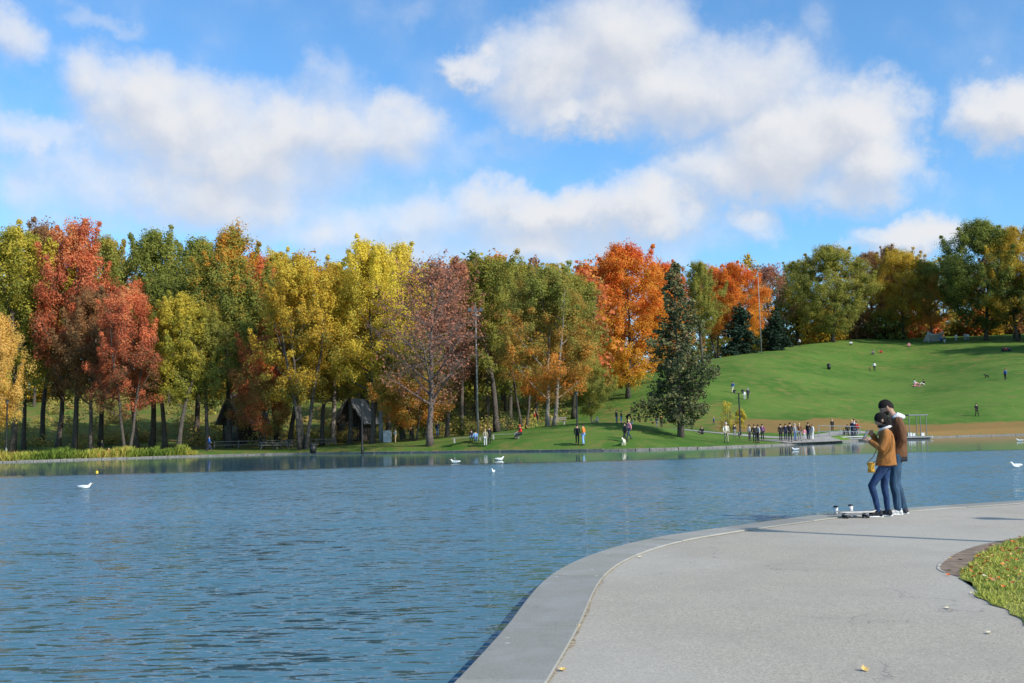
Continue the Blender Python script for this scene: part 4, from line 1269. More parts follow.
POSES = {
    'stand': {},
    'talk': dict(eR=(.06, -.26, 1.16), wR=(.26, -.16, 1.24), hR=(.33, -.13, 1.28), kL=(.05, .12, .5), aL=(.03, .15, .09), tL=(.18, .19, .035)),
    'walk': dict(kL=(.16, .10, .52), aL=(.24, .10, .10), tL=(.39, .11, .06), kR=(.0, -.10, .50), aR=(-.27, -.10, .14), tR=(-.14, -.10, .035), eL=(-.12, .24, 1.16), wL=(-.10, .25, .92), hL=(-.08, .25, .84),
                 eR=(.06, -.24, 1.15), wR=(.22, -.22, .98), hR=(.28, -.21, .92)),
    'pockets': dict(eL=(-.10, .28, 1.15), wL=(.04, .19, 1.0), hL=(.08, .16, .96), eR=(-.10, -.28, 1.15), wR=(.04, -.19, 1.0), hR=(.08, -.16, .96)),
    'sit_ground': dict(pelvis=(0, 0, .14), waist=(-.03, 0, .28), chest=(-.02, 0, .48), neckb=(.0, 0, .62), neck=(.03, 0, .70), head=(.06, 0, .80), crown=(.05, 0, .87), sL=(-.01, .18, .58), eL=(.08, .26, .36), wL=(.28, .16, .36), hL=(.35, .13, .36),
                       sR=(-.01, -.18, .58), eR=(.08, -.26, .36), wR=(.28, -.16, .36), hR=(.35, -.13, .36), pL=(.05, .10, .12), kL=(.38, .20, .36), aL=(.62, .12, .09), tL=(.76, .13, .04), pR=(.05, -.10, .12), kR=(.38, -.20, .36), aR=(.62, -.12, .09), tR=(.76, -.13, .04)),
    'sit_bench': dict(pelvis=(0, 0, .52), waist=(.0, 0, .67), chest=(.04, 0, .87), neckb=(.06, 0, 1.01), neck=(.09, 0, 1.09), head=(.12, 0, 1.18), crown=(.11, 0, 1.25), sL=(.05, .18, .97), eL=(.10, .25, .72), wL=(.30, .14, .66), hL=(.38, .10, .66),
                      sR=(.05, -.18, .97), eR=(.10, -.25, .72), wR=(.30, -.14, .66), hR=(.38, -.10, .66), pL=(.05, .10, .50), kL=(.46, .12, .50), aL=(.44, .12, .09), tL=(.60, .13, .035), pR=(.05, -.10, .50), kR=(.46, -.12, .50), aR=(.44, -.12, .09), tR=(.60, -.13, .035)),
    'bend': dict(waist=(.06, 0, 1.07), chest=(.26, 0, 1.18), neckb=(.40, 0, 1.24), neck=(.47, 0, 1.27), head=(.57, 0, 1.28), crown=(.63, 0, 1.33), sL=(.36, .18, 1.2), eL=(.42, .22, .93), wL=(.52, .18, .72), hL=(.55, .17, .65),
                 sR=(.36, -.18, 1.2), eR=(.42, -.22, .93), wR=(.52, -.18, .72), hR=(.55, -.17, .65)),
}


def chain(J, spec, conn):
    names_ = [s[0] for s in spec]
    return [J[n] for n in names_], [(names_.index(a), names_.index(b)) for a, b in conn], [s[1] for s in spec]


BODY = [('pelvis', .12), ('waist', .10), ('chest', (.12, .15)), ('neckb', .065), ('neck', .052), ('head', (.088, .075)), ('crown', (.07, .065)),
        ('sL', .052), ('eL', .038), ('wL', .026), ('hL', .034), ('sR', .052), ('eR', .038), ('wR', .026), ('hR', .034),
        ('pL', .08), ('kL', .05), ('aL', .036), ('tL', .032), ('pR', .08), ('kR', .05), ('aR', .036), ('tR', .032)]
BCON = [('pelvis', 'waist'), ('waist', 'chest'), ('chest', 'neckb'), ('neckb', 'neck'), ('neck', 'head'), ('head', 'crown'), ('neckb', 'sL'), ('sL', 'eL'), ('eL', 'wL'), ('wL', 'hL'), ('neckb', 'sR'), ('sR', 'eR'), ('eR', 'wR'), ('wR', 'hR'),
        ('pelvis', 'pL'), ('pL', 'kL'), ('kL', 'aL'), ('aL', 'tL'), ('pelvis', 'pR'), ('pR', 'kR'), ('kR', 'aR'), ('aR', 'tR')]
JACK = [('pelvis', (.155, .17)), ('waist', (.14, .155)), ('chest', (.15, .18)), ('neckb', .085), ('sL', .075), ('eL', .058), ('wL', .046), ('sR', .075), ('eR', .058), ('wR', .046)]
JCON = [('pelvis', 'waist'), ('waist', 'chest'), ('chest', 'neckb'), ('neckb', 'sL'), ('sL', 'eL'), ('eL', 'wL'), ('neckb', 'sR'), ('sR', 'eR'), ('eR', 'wR')]
TROU = [('pelvis', (.135, .15)), ('pL', .10), ('kL', .068), ('aL', .058), ('pR', .10), ('kR', .068), ('aR', .058)]
TCON = [('pelvis', 'pL'), ('pL', 'kL'), ('kL', 'aL'), ('pelvis', 'pR'), ('pR', 'kR'), ('kR', 'aR')]
PP = {}
for nm, kw in POSES.items():
    J = joints(**kw)
    d = {}
    d['body'] = skin_mesh('body_' + nm, *chain(J, BODY, BCON))
    d['jacket'] = skin_mesh('jacket_' + nm, *chain(J, JACK, JCON))
    d['trousers'] = skin_mesh('trousers_' + nm, *chain(J, TROU, TCON))
    hd = (J['crown'] - J['neck']).normalized()
    mb = MB(); c_ = J['head'] + hd * .035 + Vector((-.022, 0, 0)); mb.ball(c_, (.108, .092, .105), 12, 8)
    d['hair'] = mb.mesh('hair_' + nm, None, True); d['hair'].materials.append(None)
    for s in 'LR':
        mb = MB()
        a, t = J['a' + s], J['t' + s]; dd = (t - a); dd.z = 0; dd.normalize()
        mb.tube([a - dd * .05 + Vector((0, 0, -.045)), a + dd * .05 + Vector((0, 0, -.045)), t + dd * .04 + Vector((0, 0, -.005))], [.05, .05, .03], 8)
        key = 'shoe' if s == 'L' else 'shoe2'
        d[key] = mb.mesh('shoe_' + nm, None, True); d[key].materials.append(None)
    PP[nm] = d

skin_c = simple((.50, .30, .21), .6, 0, .06, 20)
CC = dict(black=(.018, .018, .02), dark=(.04, .04, .045), navy=(.025, .035, .08), blue=(.05, .14, .42), lblue=(.20, .36, .60), jean=(.09, .15, .27), grey=(.22, .22, .23), lgrey=(.45, .45, .46), white=(.78, .78, .76), cream=(.62, .58, .48),
          red=(.55, .03, .03), orange=(.75, .20, .04), brown=(.16, .08, .04), tan=(.42, .28, .15), pink=(.65, .25, .30), purple=(.20, .07, .18), teal=(.05, .42, .40), green=(.08, .18, .07), blond=(.50, .36, .16), hair=(.03, .02, .015), ghair=(.45, .43, .40), khaki=(.28, .25, .17))


def person(p, h, pose, head_deg, jacket, trousers, hair, label, group=None, shoes='black'):
    """p ground point, h height in metres, heading in degrees (0 = towards +X)"""
    d = PP[pose]
    s = h / 1.75
    root = bpy.data.objects.new('person', d['body']); COL.objects.link(root)
    root.location = (p[0], p[1], p[2] - .005); root.rotation_euler = (0, 0, math.radians(head_deg)); root.scale = (s, s, s)
    root.material_slots[0].link = 'OBJECT'; root.material_slots[0].material = skin_c
    tag(root, label, 'person', group)
    for nm, c_ in (('jacket', jacket), ('trousers', trousers), ('hair', hair), ('shoe', shoes), ('shoe2', shoes)):
        o = bpy.data.objects.new(nm.strip('2'), d[nm]); COL.objects.link(o); o.parent = root
        o.material_slots[0].link = 'OBJECT'; o.material_slots[0].material = simple(CC[c_], .85, 0, .15, 12)
    return root

FULL = {'stand': 1.0, 'talk': 1.0, 'walk': 1.0, 'pockets': 1.0, 'sit_ground': .52, 'sit_bench': .74, 'bend': .8}
def who(px, py, hpx, pose, hd, jacket, trousers, hair, label, group=None, Y=None, z=None, shoes='black'):
    p = None
    if Y is None: p = ground_px(px, py)
    if p is None: p = spot(px, Y or 228)
    if z is not None: p.z = z
    h = hpx * p.y / F / FULL[pose]
    return person(p, max(.8, min(h, 2.0)), pose, hd, jacket, trousers, hair, label, group, shoes)

g_left = 'people under the trees of the left bank'
g_shore = 'people on the mound and shore'
g_path = 'people on the path by the landing'
g_hill = 'people on the hill'
R_ = who
R_(6, 452.5, 12, 'stand', 20, 'grey', 'dark', 'ghair', 'grey-haired person in a grey jacket behind the reeds at the picture edge', g_left, Y=100)
R_(102, 449, 13, 'stand', 250, 'black', 'black', 'blond', 'person all in black standing behind the reeds among tree trunks', g_left, Y=110)
R_(95, 449, 7, 'sit_ground', 250, 'pink', 'dark', 'hair', 'person in pink sitting just beside the one in black behind the reeds', g_left, Y=108)
R_(109, 449.5, 6, 'sit_ground', 200, 'red', 'cream', 'blond', 'person in a red top sitting close to the reeds', g_left, Y=106)
R_(209, 453.5, 15.5, 'walk', 15, 'blue', 'navy', 'hair', 'person in a bright blue jacket striding past the end of the reeds', g_left, Y=107)
R_(261, 447, 14, 'stand', 200, 'black', 'black', 'hair', 'person in black standing against a tree trunk near the picnic tables', g_left, Y=112)
R_(395.5, 443.5, 14.5, 'talk', 200, 'cream', 'tan', 'hair', 'person in a cream coat beside the conical shrub', g_left, Y=105)
R_(411, 442, 15.5, 'pockets', 280, 'black', 'black', 'hair', 'person in black standing between the conical shrubs', g_left, Y=107)
R_(437.5, 437, 15.5, 'stand', 250, 'navy', 'jean', 'blond', 'person in a navy jacket behind the foot of the bare tree', g_left)
R_(471.5, 447, 11.5, 'sit_bench', 270, 'black', 'jean', 'hair', 'person in black sitting on the long bench by the water', g_shore, Y=94)
R_(475.5, 447.5, 11.5, 'sit_bench', 280, 'lblue', 'jean', 'hair', 'person in a light blue jacket sitting on the long bench', g_shore, Y=93)
R_(485.5, 447, 17, 'stand', 100, 'khaki', 'lgrey', 'blond', 'fair-haired person in a khaki top and pale trousers behind the bench', g_shore)
R_(489.5, 444.5, 17, 'stand', 80, 'black', 'black', 'hair', 'person in black standing beside the one in pale trousers', g_shore)
R_(474, 433, 7, 'sit_ground', 240, 'grey', 'dark', 'hair', 'person in grey sitting on the grass at the foot of the white mast', g_shore)
R_(481, 432.5, 6.5, 'sit_ground', 300, 'teal', 'dark', 'blond', 'person in a turquoise top sitting on the grass', g_shore)
R_(521, 449, 13.5, 'sit_bench', 200, 'red', 'dark', 'red', 'person in a hooded red jacket sitting at the end of the short bench', g_shore, Y=92)
R_(516.5, 449, 8, 'sit_bench', 250, 'lgrey', 'dark', 'hair', 'child in grey sitting beside the hooded red jacket', g_shore, Y=92)
R_(534.5, 423.5, 11.5, 'stand', 210, 'red', 'brown', 'blond', 'fair-haired person in red standing by the two light trunks on the mound', g_shore)
R_(537.5, 423.2, 11, 'stand', 30, 'brown', 'dark', 'hair', 'person in brown just behind the fair-haired one in red', g_shore)
R_(577.5, 449, 20, 'stand', 270, 'black', 'black', 'hair', 'person in black of the pair standing below the lamp post on the mound', g_shore, Y=85.5)
R_(583.5, 448.8, 21, 'pockets', 160, 'orange', 'lblue', 'hair', 'person in an orange jacket and light jeans below the lamp post', g_shore, Y=85)
R_(597.5, 423, 6.5, 'sit_ground', 200, 'cream', 'tan', 'ghair', 'person in cream sitting on the crest of the mound', g_shore)
R_(616.7, 423.2, 13.5, 'stand', 330, 'black', 'jean', 'hair', 'person in a black jacket and jeans of the group behind the mound', g_shore)
R_(621.5, 423.6, 12.5, 'stand', 190, 'brown', 'lblue', 'hair', 'person in brown facing the one in black behind the mound', g_shore)
R_(627.3, 424, 11, 'bend', 340, 'black', 'black', 'hair', 'person in black stooping behind the mound', g_shore)
R_(632.2, 424.4, 6, 'sit_ground', 170, 'lgrey', 'cream', 'hair', 'small child in pale clothes by the stooping person', g_shore)
R_(657, 427.5, 11.5, 'stand', 290, 'dark', 'grey', 'hair', 'person in dark grey standing under the boughs of the spruce', g_shore)
R_(661.7, 427.8, 11.5, 'stand', 230, 'brown', 'dark', 'orange', 'person in an orange cap standing under the boughs of the spruce', g_shore)
R_(625.3, 448, 19.5, 'walk', 190, 'dark', 'black', 'hair', 'person in dark grey walking with a white dog by the water', g_shore, Y=84.5)
R_(629.3, 447.4, 19.5, 'walk', 195, 'pink', 'navy', 'blond', 'person in dusty pink walking beside the owner of the white dog', g_shore, Y=86)
R_(702, 434.5, 8.5, 'sit_ground', 230, 'black', 'dark', 'brown', 'person in black sitting on the grass beside the path right of the spruce'.replace('right of', 'near'), g_shore)
R_(714, 425, 8, 'walk', 170, 'blue', 'navy', 'blond', 'child in bright blue running below the hill', g_path)
R_(726.5, 445.3, 20.5, 'walk', 265, 'cream', 'khaki', 'lgrey', 'grey-haired person in a loose cream top at the water edge', g_path, Y=88)
R_(734.7, 437.2, 13.2, 'stand', 290, 'dark', 'grey', 'hair', 'person in a charcoal jacket by the foot of the lamp post', g_path)
R_(739.3, 439, 7.3, 'stand', 190, 'grey', 'dark', 'hair', 'small child in grey at the foot of the lamp post', g_path)
R_(749.7, 440.6, 16, 'stand', 310, 'grey', 'dark', 'hair', 'person in a mottled grey coat just past the lamp post', g_path)
R_(755, 443.4, 19, 'pockets', 270, 'black', 'black', 'brown', 'person in black nearest the water of the four past the lamp post'.replace('nearest', 'closer to'), g_path)
R_(758.5, 442.8, 18, 'stand', 200, 'lgrey', 'dark', 'hair', 'person in light grey beside the one in black past the lamp post', g_path)
R_(762.7, 440.6, 16.5, 'stand', 250, 'purple', 'dark', 'hair', 'person in a plum jacket past the lamp post', g_path)
R_(781, 441.6, 17.5, 'stand', 280, 'black', 'black', 'hair', 'person in black at the near end of the big group on the path'.replace('near', 'outer'), g_path)
R_(786, 440.8, 17, 'stand', 240, 'navy', 'navy', 'hair', 'person in navy second in the big group on the path', g_path)
R_(790.4, 442, 19.2, 'walk', 260, 'black', 'black', 'hair', 'tall person in black in the middle of the big group', g_path)
R_(795.2, 441, 17.2, 'stand', 300, 'grey', 'jean', 'ghair', 'grey-haired person in grey with jeans in the big group', g_path)
R_(799.8, 441.2, 17.8, 'talk', 250, 'brown', 'grey', 'blond', 'fair-haired person in brown in the big group', g_path)
R_(804.7, 440.4, 12, 'stand', 270, 'pink', 'lgrey', 'hair', 'child in pink in the big group', g_path)
R_(808.6, 440.2, 17.5, 'pockets', 220, 'black', 'navy', 'hair', 'broad person in black beside the child in pink', g_path)
R_(812.6, 440.8, 16.2, 'stand', 200, 'white', 'white', 'brown', 'person all in white at the landing end of the big group', g_path)
R_(832.5, 431.8, 12.8, 'stand', 280, 'black', 'black', 'blond', 'fair-haired person in black behind the landing rail', g_path)
R_(733, 393, 11.5, 'walk', 200, 'blue', 'cream', 'hair', 'person in a blue jacket highest on the grass above the lamp post', g_hill)
R_(744.6, 400, 9.2, 'stand', 260, 'white', 'lgrey', 'hair', 'person in white low on the hill above the lamp post', g_hill)
R_(748.2, 399.5, 11.4, 'walk', 250, 'navy', 'dark', 'lblue', 'person in navy beside the one in white on the hill', g_hill)
R_(799.6, 343, 8.5, 'stand', 250, 'lgrey', 'black', 'hair', 'person in pale grey on the skyline of the hill', g_hill, Y=222)
R_(851, 341.5, 6, 'sit_ground', 250, 'white', 'dark', 'hair', 'person in a white shirt sitting on the crest by the bushy green tree', g_hill, Y=226)
R_(873, 354.5, 4.6, 'sit_ground', 250, 'grey', 'dark', 'hair', 'person in grey sitting high on the hill', g_hill)
R_(881.6, 353, 4.0, 'sit_ground', 200, 'red', 'red', 'hair', 'person in red sitting high on the hill', g_hill)
R_(870, 371.5, 5.5, 'stand', 300, 'brown', 'dark', 'hair', 'small child in brown walking on the middle of the hill', g_hill)
R_(874.6, 371.2, 9.2, 'stand', 250, 'white', 'black', 'hair', 'person in a white top and black trousers beside the small child in brown', g_hill)
R_(914.5, 385, 7.4, 'sit_ground', 0, 'white', 'pink', 'hair', 'person in white sitting at one end of the pink blanket', g_hill)
R_(924, 385.2, 7.2, 'sit_ground', 180, 'black', 'cream', 'hair', 'person in black sitting at the other end of the pink blanket', g_hill)
R_(909, 335.8, 5, 'sit_ground', 250, 'pink', 'pink', 'hair', 'person in pink sitting beside the grey tarpaulin shelter', g_hill, Y=224)
R_(941.3, 333.5, 8, 'stand', 250, 'blue', 'navy', 'hair', 'person in blue standing before the grey tarpaulin shelter', g_hill, Y=226)
R_(944.8, 333.5, 7.4, 'stand', 280, 'navy', 'lgrey', 'hair', 'person in navy standing before the grey tarpaulin shelter', g_hill, Y=226)
R_(956.3, 333.2, 7.8, 'walk', 200, 'white', 'lgrey', 'hair', 'person in white walking on the crest between shelter and big tree', g_hill, Y=228)
R_(965.3, 332.8, 8, 'stand', 250, 'lgrey', 'lgrey', 'hair', 'person in pale grey of the pair by the largest dark green tree', g_hill, Y=228)
R_(968, 332.8, 7.8, 'stand', 250, 'white', 'grey', 'red', 'person in white with a red cap by the largest dark green tree', g_hill, Y=227)
R_(1003.2, 351.5, 5, 'sit_ground', 230, 'dark', 'black', 'hair', 'person in charcoal sitting in the cluster of three below the crest', g_hill)
R_(1006, 351.5, 5, 'sit_ground', 260, 'red', 'dark', 'hair', 'person in red in the middle of the three sitting below the crest', g_hill)
R_(1009, 351.5, 4.8, 'sit_ground', 300, 'navy', 'dark', 'hair', 'person in navy at the end of the three sitting below the crest', g_hill)
R_(1005.6, 380, 11.4, 'stand', 200, 'blue', 'black', 'hair', 'person in a blue jacket standing near a black dog on the hill', g_hill)
R_(977, 416.3, 12.8, 'walk', 270, 'black', 'black', 'hair', 'lone person in black walking down the lower hill', g_hill)
R_(1014.5, 341, 9, 'stand', 250, 'black', 'black', 'hair', 'shaded person in black under the orange-gold tree', g_hill, Y=222)
R_(1020, 341, 8.6, 'stand', 200, 'dark', 'black', 'hair', 'shaded person in dark grey under the orange-gold tree', g_hill, Y=222)


# ---- dogs
def dog(px, py, L, col, label, hd, Y=None):
    p = ground_px(px, py) if Y is None else spot(px, Y)
    V_ = [(0, 0, .42), (-.28, 0, .43), (.26, 0, .45), (.40, 0, .60), (.50, 0, .64), (.64, 0, .60), (-.42, 0, .52), (-.52, 0, .62),
          (.25, .08, .28), (.24, .08, .03), (.25, -.08, .28), (.24, -.08, .03), (-.26, .08, .28), (-.33, .08, .16), (-.29, .08, .03), (-.26, -.08, .28), (-.33, -.08, .16), (-.29, -.08, .03), (.48, .05, .73), (.48, -.05, .73)]
    E_ = [(0, 1), (0, 2), (2, 3), (3, 4), (4, 5), (1, 6), (6, 7), (2, 8), (8, 9), (2, 10), (10, 11), (1, 12), (12, 13), (13, 14), (1, 15), (15, 16), (16, 17), (4, 18), (4, 19)]
    R2_ = [.13, .12, .14, .085, .085, .04, .035, .02, .05, .03, .05, .03, .07, .035, .03, .07, .035, .03, .02, .02]
    me = skin_mesh('dog', V_, E_, R2_)
    me.materials[0] = simple(col, .9, 0, .15, 10)
    o = bpy.data.objects.new('dog', me); COL.objects.link(o); o.location = p; o.rotation_euler = (0, 0, math.radians(hd)); s = L / 1.0; o.scale = (s, s, s)
    tag(o, label, 'dog')
    e = MB(); e.ball((.66, 0, .615), .02); e.build('nose', simple(CC['black']), o, True)
dog(623.8, 448, .95, (.72, .66, .52), 'cream white dog walking with its owner at the water edge', 250, Y=83.4)
dog(987, 378, .9, (.015, .013, .012), 'black dog standing on the middle of the hill', 190)


# ---- gulls
def gull(px, py, L, label, hd):
    p = at_z(px, py, WZ)
    V_ = [(0, 0, .07), (.14, 0, .085), (-.16, 0, .09), (-.26, 0, .12), (.19, 0, .15), (.22, 0, .20), (.25, 0, .205)]
    me = skin_mesh('gull', V_, [(0, 1), (0, 2), (2, 3), (1, 4), (4, 5), (5, 6)], [(.085, .075), .07, .055, .02, .038, .04, .03])
    me.materials[0] = simple((.80, .80, .78), .7, 0, .03, 20)
    o = bpy.data.objects.new('gull', me); COL.objects.link(o); o.location = p; o.rotation_euler = (0, 0, math.radians(hd)); s = L / .5; o.scale = (s, s, s)
    tag(o, label, 'gull', 'gulls floating on the lake')
    for sg in (1, -1):
        w_ = MB(); w_.ball((-.06, sg * .062, .105), (.17, .022, .045), 10, 6); w_.build('wing', simple((.55, .56, .58), .7, 0, .05), o, True)
    w_ = MB(); w_.tube([(.27, 0, .20), (.325, 0, .19)], [.014, .004], 6); w_.build('beak', simple((.65, .42, .05)), o, True)
gull(84.5, 489, .46, 'largest white gull, alone on the open water below the reeds', 10)
gull(455.5, 463.5, .55, 'white gull floating below the end of the long bench', 170)
gull(499.5, 460.5, .55, 'white gull floating below the short bench', 20)
gull(493, 473, .42, 'single gull farther out on the blue water, facing the viewer'.replace('farther out', 'alone'), 260)
gull(795.5, 450.5, .5, 'white gull floating in front of the big group of people', 180)
gull(1016.5, 468, .5, 'white gull on the blue water by the picture edge', 200)
gull(1020, 441.5, .55, 'gull swimming close to the far bank at the picture edge', 170)
p = at_z(97, 472.5, WZ); mb = MB(); mb.ball((0, 0, .02), .075); bu = mb.build('buoy', simple((.75, .50, .03), .5), None, True, loc=p)
tag(bu, 'small yellow buoy afloat in front of the reeds', 'buoy'); mb = MB(); mb.tube([(0, 0, .09), (0, 0, .13)], .015, 6); mb.build('cap', simple((.2, .15, .05)), bu)


# ---- lamp posts, masts, bins, benches, tables
blk = simple((.022, .024, .024), .5, .3, .1, 10)
def lamp(px, Y, toppy, label, heads=1, group='black lamp posts', pos=None, hgt_m=None):
    p = pos if pos is not None else spot(px, Y)
    h = hgt_m or top_h(p, toppy)
    root = empty('street_lamp', p, 0, label, 'lamp post', group)
    mb = MB(); mb.tube([(0, 0, -.1), (0, 0, .5), (0, 0, .52), (0, 0, h - .35)], [.12, .11, .085, .065], 10); mb.build('pole', blk, root, True)
    mb = MB(); mb.tube([(0, 0, 0), (0, 0, .04)], [.19, .17], 12); mb.build('base', blk, root)
    xs = [0] if heads == 1 else [-.42, .42]
    if heads == 2:
        mb = MB(); mb.tube([(-.45, 0, h - .38), (.45, 0, h - .38)], .03, 6); mb.build('arm', blk, root)
    for x in xs:
        mb = MB(); mb.tube([(x, 0, h - .36), (x, 0, h - .12)], [.10, .17], 10); o = mb.build('lantern', simple((.10, .10, .095), .4), root)
        mb = MB(); mb.tube([(x, 0, h - .12), (x, 0, h - .06), (x, 0, h)], [.22, .17, .03], 10); mb.build('lantern_cap', blk, root)
    return root
lamp(577.5, 92, 391, 'black lamp post standing on the mound by the water', 1)
lamp(740.5, 102, 389.5, 'black lamp post with two lanterns at the foot of the hill', 2)
lamp(362.3, 92, 402, 'black lamp post on the bank in front of the gabled hut', 1)
lamp(6, 100, 400, 'thin lamp post among trunks at the edge of the picture', 1)
hs = 9.2
lamp(0, 0, 0, 'lamp post beside the near path beyond the picture edge, its shadow reaching the coping', 1, pos=Vector((3.3 + .77 * 6.1 * 1.54, 14.6 - .64 * 6.1 * 1.54, 0)), hgt_m=6.1)
lamp(0, 0, 0, 'second lamp post beyond the picture edge, its shadow ending on the open asphalt', 1, pos=Vector((7.1 + .77 * 6.1 * 1.54, 15.6 - .64 * 6.1 * 1.54, 0)), hgt_m=6.1)


def mast(px, Y, toppy, label, rings):
    p = spot(px, Y); h = top_h(p, toppy)
    root = empty('light_mast', p, 0, label, 'light mast', 'white floodlight masts')
    wht = simple((.22, .22, .21), .6, 0, .06)
    mb = MB(); mb.tube([(0, 0, -.2), (0, 0, h - .9)], [.12, .06], 12); mb.build('pole', wht, root, True)
    mb = MB(); mb.tube([(0, 0, h - 1.5), (0, 0, h - 1.35)], [.38, .38], 12); mb.build('collar', wht, root)
    mb = MB(); mb.tube([(-.75, 0, h - 1.0), (.75, 0, h - 1.0)], .06, 6); mb.tube([(0, -.6, h - 1.0), (0, .6, h - 1.0)], .05, 6); mb.build('crossarm', simple(CC['grey']), root)
    for k in range(rings):
        a = k * 2 * PI / rings
        mb = MB(); mb.box((math.cos(a) * .6, math.sin(a) * .5, h - .8), (.42, .3, .34), a, .7); mb.build('floodlight', simple((.12, .12, .12), .4, .5), root)
    mb = MB(); mb.tube([(0, 0, h - .9), (0, 0, h)], [.03, .015], 6); mb.build('lightning_rod', simple(CC['grey']), root)
mast(761.5, 201, 262, 'tall pale floodlight mast standing on the shoulder of the hill', 4)
mast(478, 104, 302, 'pale light mast between the bare tree and the tall olive one', 4)


def bin_(px, py, hpx, label, Y=None):
    p = ground_px(px, py) if Y is None else spot(px, Y)
    h = hpx * p.y / F; h = min(h, 1.3)
    root = empty('litter_bin', p, 0, label, 'litter bin', 'black litter bins')
    mb = MB(); mb.tube([(0, 0, .05), (0, 0, h * .8)], [.30, .34], 12); mb.build('drum', blk, root, True)
    mb = MB(); mb.tube([(0, 0, h * .8), (0, 0, h * .9), (0, 0, h)], [.38, .36, .14], 12); mb.build('lid', blk, root)
    mb = MB(); mb.tube([(0, 0, -.03), (0, 0, .06)], [.22, .22], 10); mb.build('base', blk, root)
bin_(313, 452, 10, 'black litter bin on the bank beside the many-stemmed tree', Y=97)
bin_(829, 369.5, 6, 'black litter bin alone on the upper hill')

wood_m = simple((.22, .19, .16), .85, 0, .25, 12)
def bench(px, Y, L, label, back=False, rz=0.0):
    p = spot(px, Y)
    root = empty('park_bench', p, rz, label, 'bench', 'park benches')
    mb = MB()
    for k in range(3): mb.box((0, -.16 + k * .16, .46), (L, .14, .05))
    mb.build('seat', wood_m, root)
    n = max(2, int(L / 1.8) + 1)
    for k in range(n):
        x = lerp(-L / 2 + .3, L / 2 - .3, k / (n - 1))
        mb = MB(); mb.box((x, 0, .215), (.14, .42, .43)); mb.build('leg', simple((.30, .29, .27), .9), root)
    if back:
        mb = MB(); mb.box((0, .28, .72), (L, .04, .14)); mb.box((0, .30, .90), (L, .04, .12)); mb.build('backrest', wood_m, root)
        for x in (-L / 2 + .3, L / 2 - .3):
            mb = MB(); mb.box((x, .33, .62), (.06, .05, .7)); mb.build('back_post', blk, root)
bench(467.5, 93.5, 3.0, 'first long backless bench by the water under the person in blue')
bench(506, 92.5, 2.9, 'second long backless bench by the water under the hooded red jacket')
bench(559, 108, 1.7, 'bench with a backrest on top of the mound behind the light trunks', True, .1)


def picnic(px, Y, label, rz):
    p = spot(px, Y)
    root = empty('picnic_table', p, rz, label, 'picnic table', 'picnic tables under the trees')
    mb = MB()
    for k in range(4): mb.box((0, -.3 + k * .2, .75), (1.9, .18, .05))
    mb.build('table_top', wood_m, root)
    for s in (-1, 1):
        mb = MB(); mb.box((0, s * .72, .45), (1.9, .26, .05)); mb.build('seat', wood_m, root)
        mb = MB()
        for q in (-1, 1): mb.tube([(s * .65, q * .75, 0), (s * .65, q * .2, .73)], .045, 6)
        mb.box((s * .65, 0, .41), (.08, 1.6, .09)); mb.build('leg', wood_m, root)
picnic(268, 110, 'picnic table closest to the trunk with the person in black', .1)
picnic(285, 109, 'picnic table between the first table and the many-stemmed tree', -.1)
picnic(322, 114, 'picnic table behind the litter bin', .3)

# rail fence behind the tables
root = empty('rail_fence', spot(275, 116), .0, 'low dark post and rail fence behind the picnic tables', 'fence')
for k in range(6):
    mb = MB(); mb.box((-7 + k * 2.8, 0, .45), (.1, .1, 1.1)); mb.build('post', wood_m, root)
for z in (.45, .85):
    mb = MB(); mb.box((0, .08, z), (14.2, .05, .09)); mb.build('rail', wood_m, root)


# ---- huts
def hut(apx, Y, toppy, Wd, label, rz, col=(.05, .038, .03)):
    p = spot(apx, Y); h = top_h(p, toppy)
    root = empty('park_hut', p, rz, label, 'hut', 'timber huts behind the trees')
    D = 3.6; eave = h * .42; wall = simple(col, .9, 0, .3, 3)
    mb = MB()
    x = Wd / 2 * .86; zt = h - .25
    v = [(-x, -D / 2, -.5), (x, -D / 2, -.5), (x, -D / 2, eave + .35), (0, -D / 2, zt), (-x, -D / 2, eave + .35)]
    n = len(mb.v); mb.v += v + [(a, -b, c) for a, b, c in v]
    mb.f += [(0, 1, 2, 3, 4), (9, 8, 7, 6, 5), (1, 6, 7, 2), (0, 4, 9, 5), (0, 5, 6, 1), (2, 7, 8, 3), (3, 8, 9, 4)]
    mb.build('wall', wall, root)
    slate = simple((.18, .18, .185), .7, 0, .12, 4)
    for s in (-1, 1):
        a = Vector((0, 0, h)); b_ = Vector((s * (Wd / 2 + .4), 0, eave - .2)); d = b_ - a; L = d.length
        mb = MB()
        nrm_ = Vector((-d.z, 0, d.x)).normalized() * (1 if s > 0 else -1)
        if nrm_.z < 0: nrm_ = -nrm_
        y0 = D / 2 + .6
        for (y_) in (-y0, y0):
            for q in (a, b_): 
                mb.v.append(tuple(Vector((q.x, y_, q.z)) + nrm_ * .12)); mb.v.append(tuple(Vector((q.x, y_, q.z)) - nrm_ * .05))
        mb.f += [(0, 2, 3, 1), (4, 5, 7, 6), (0, 4, 6, 2), (1, 3, 7, 5), (2, 6, 7, 3), (0, 1, 5, 4)]
        mb.build('roof', slate, root)
    for xx in (-Wd * .2, Wd * .18):
        mb = MB(); mb.box((xx, -D / 2 - .02, 1.1), (Wd * .26, .06, 2.1)); o = mb.build('window', simple((.03, .035, .04), .15, 0, .1), root)
        mb = MB()
        for sx in (-1, 1): mb.box((sx * Wd * .14 + xx, -D / 2 - .05, 1.1), (.07, .08, 2.2))
        mb.build('frame', simple((.11, .09, .07)), o)
    return root
hut(356, 123, 399, 3.8, 'gabled dark timber hut with a pale grey roof behind the yellow trees', math.radians(-16))
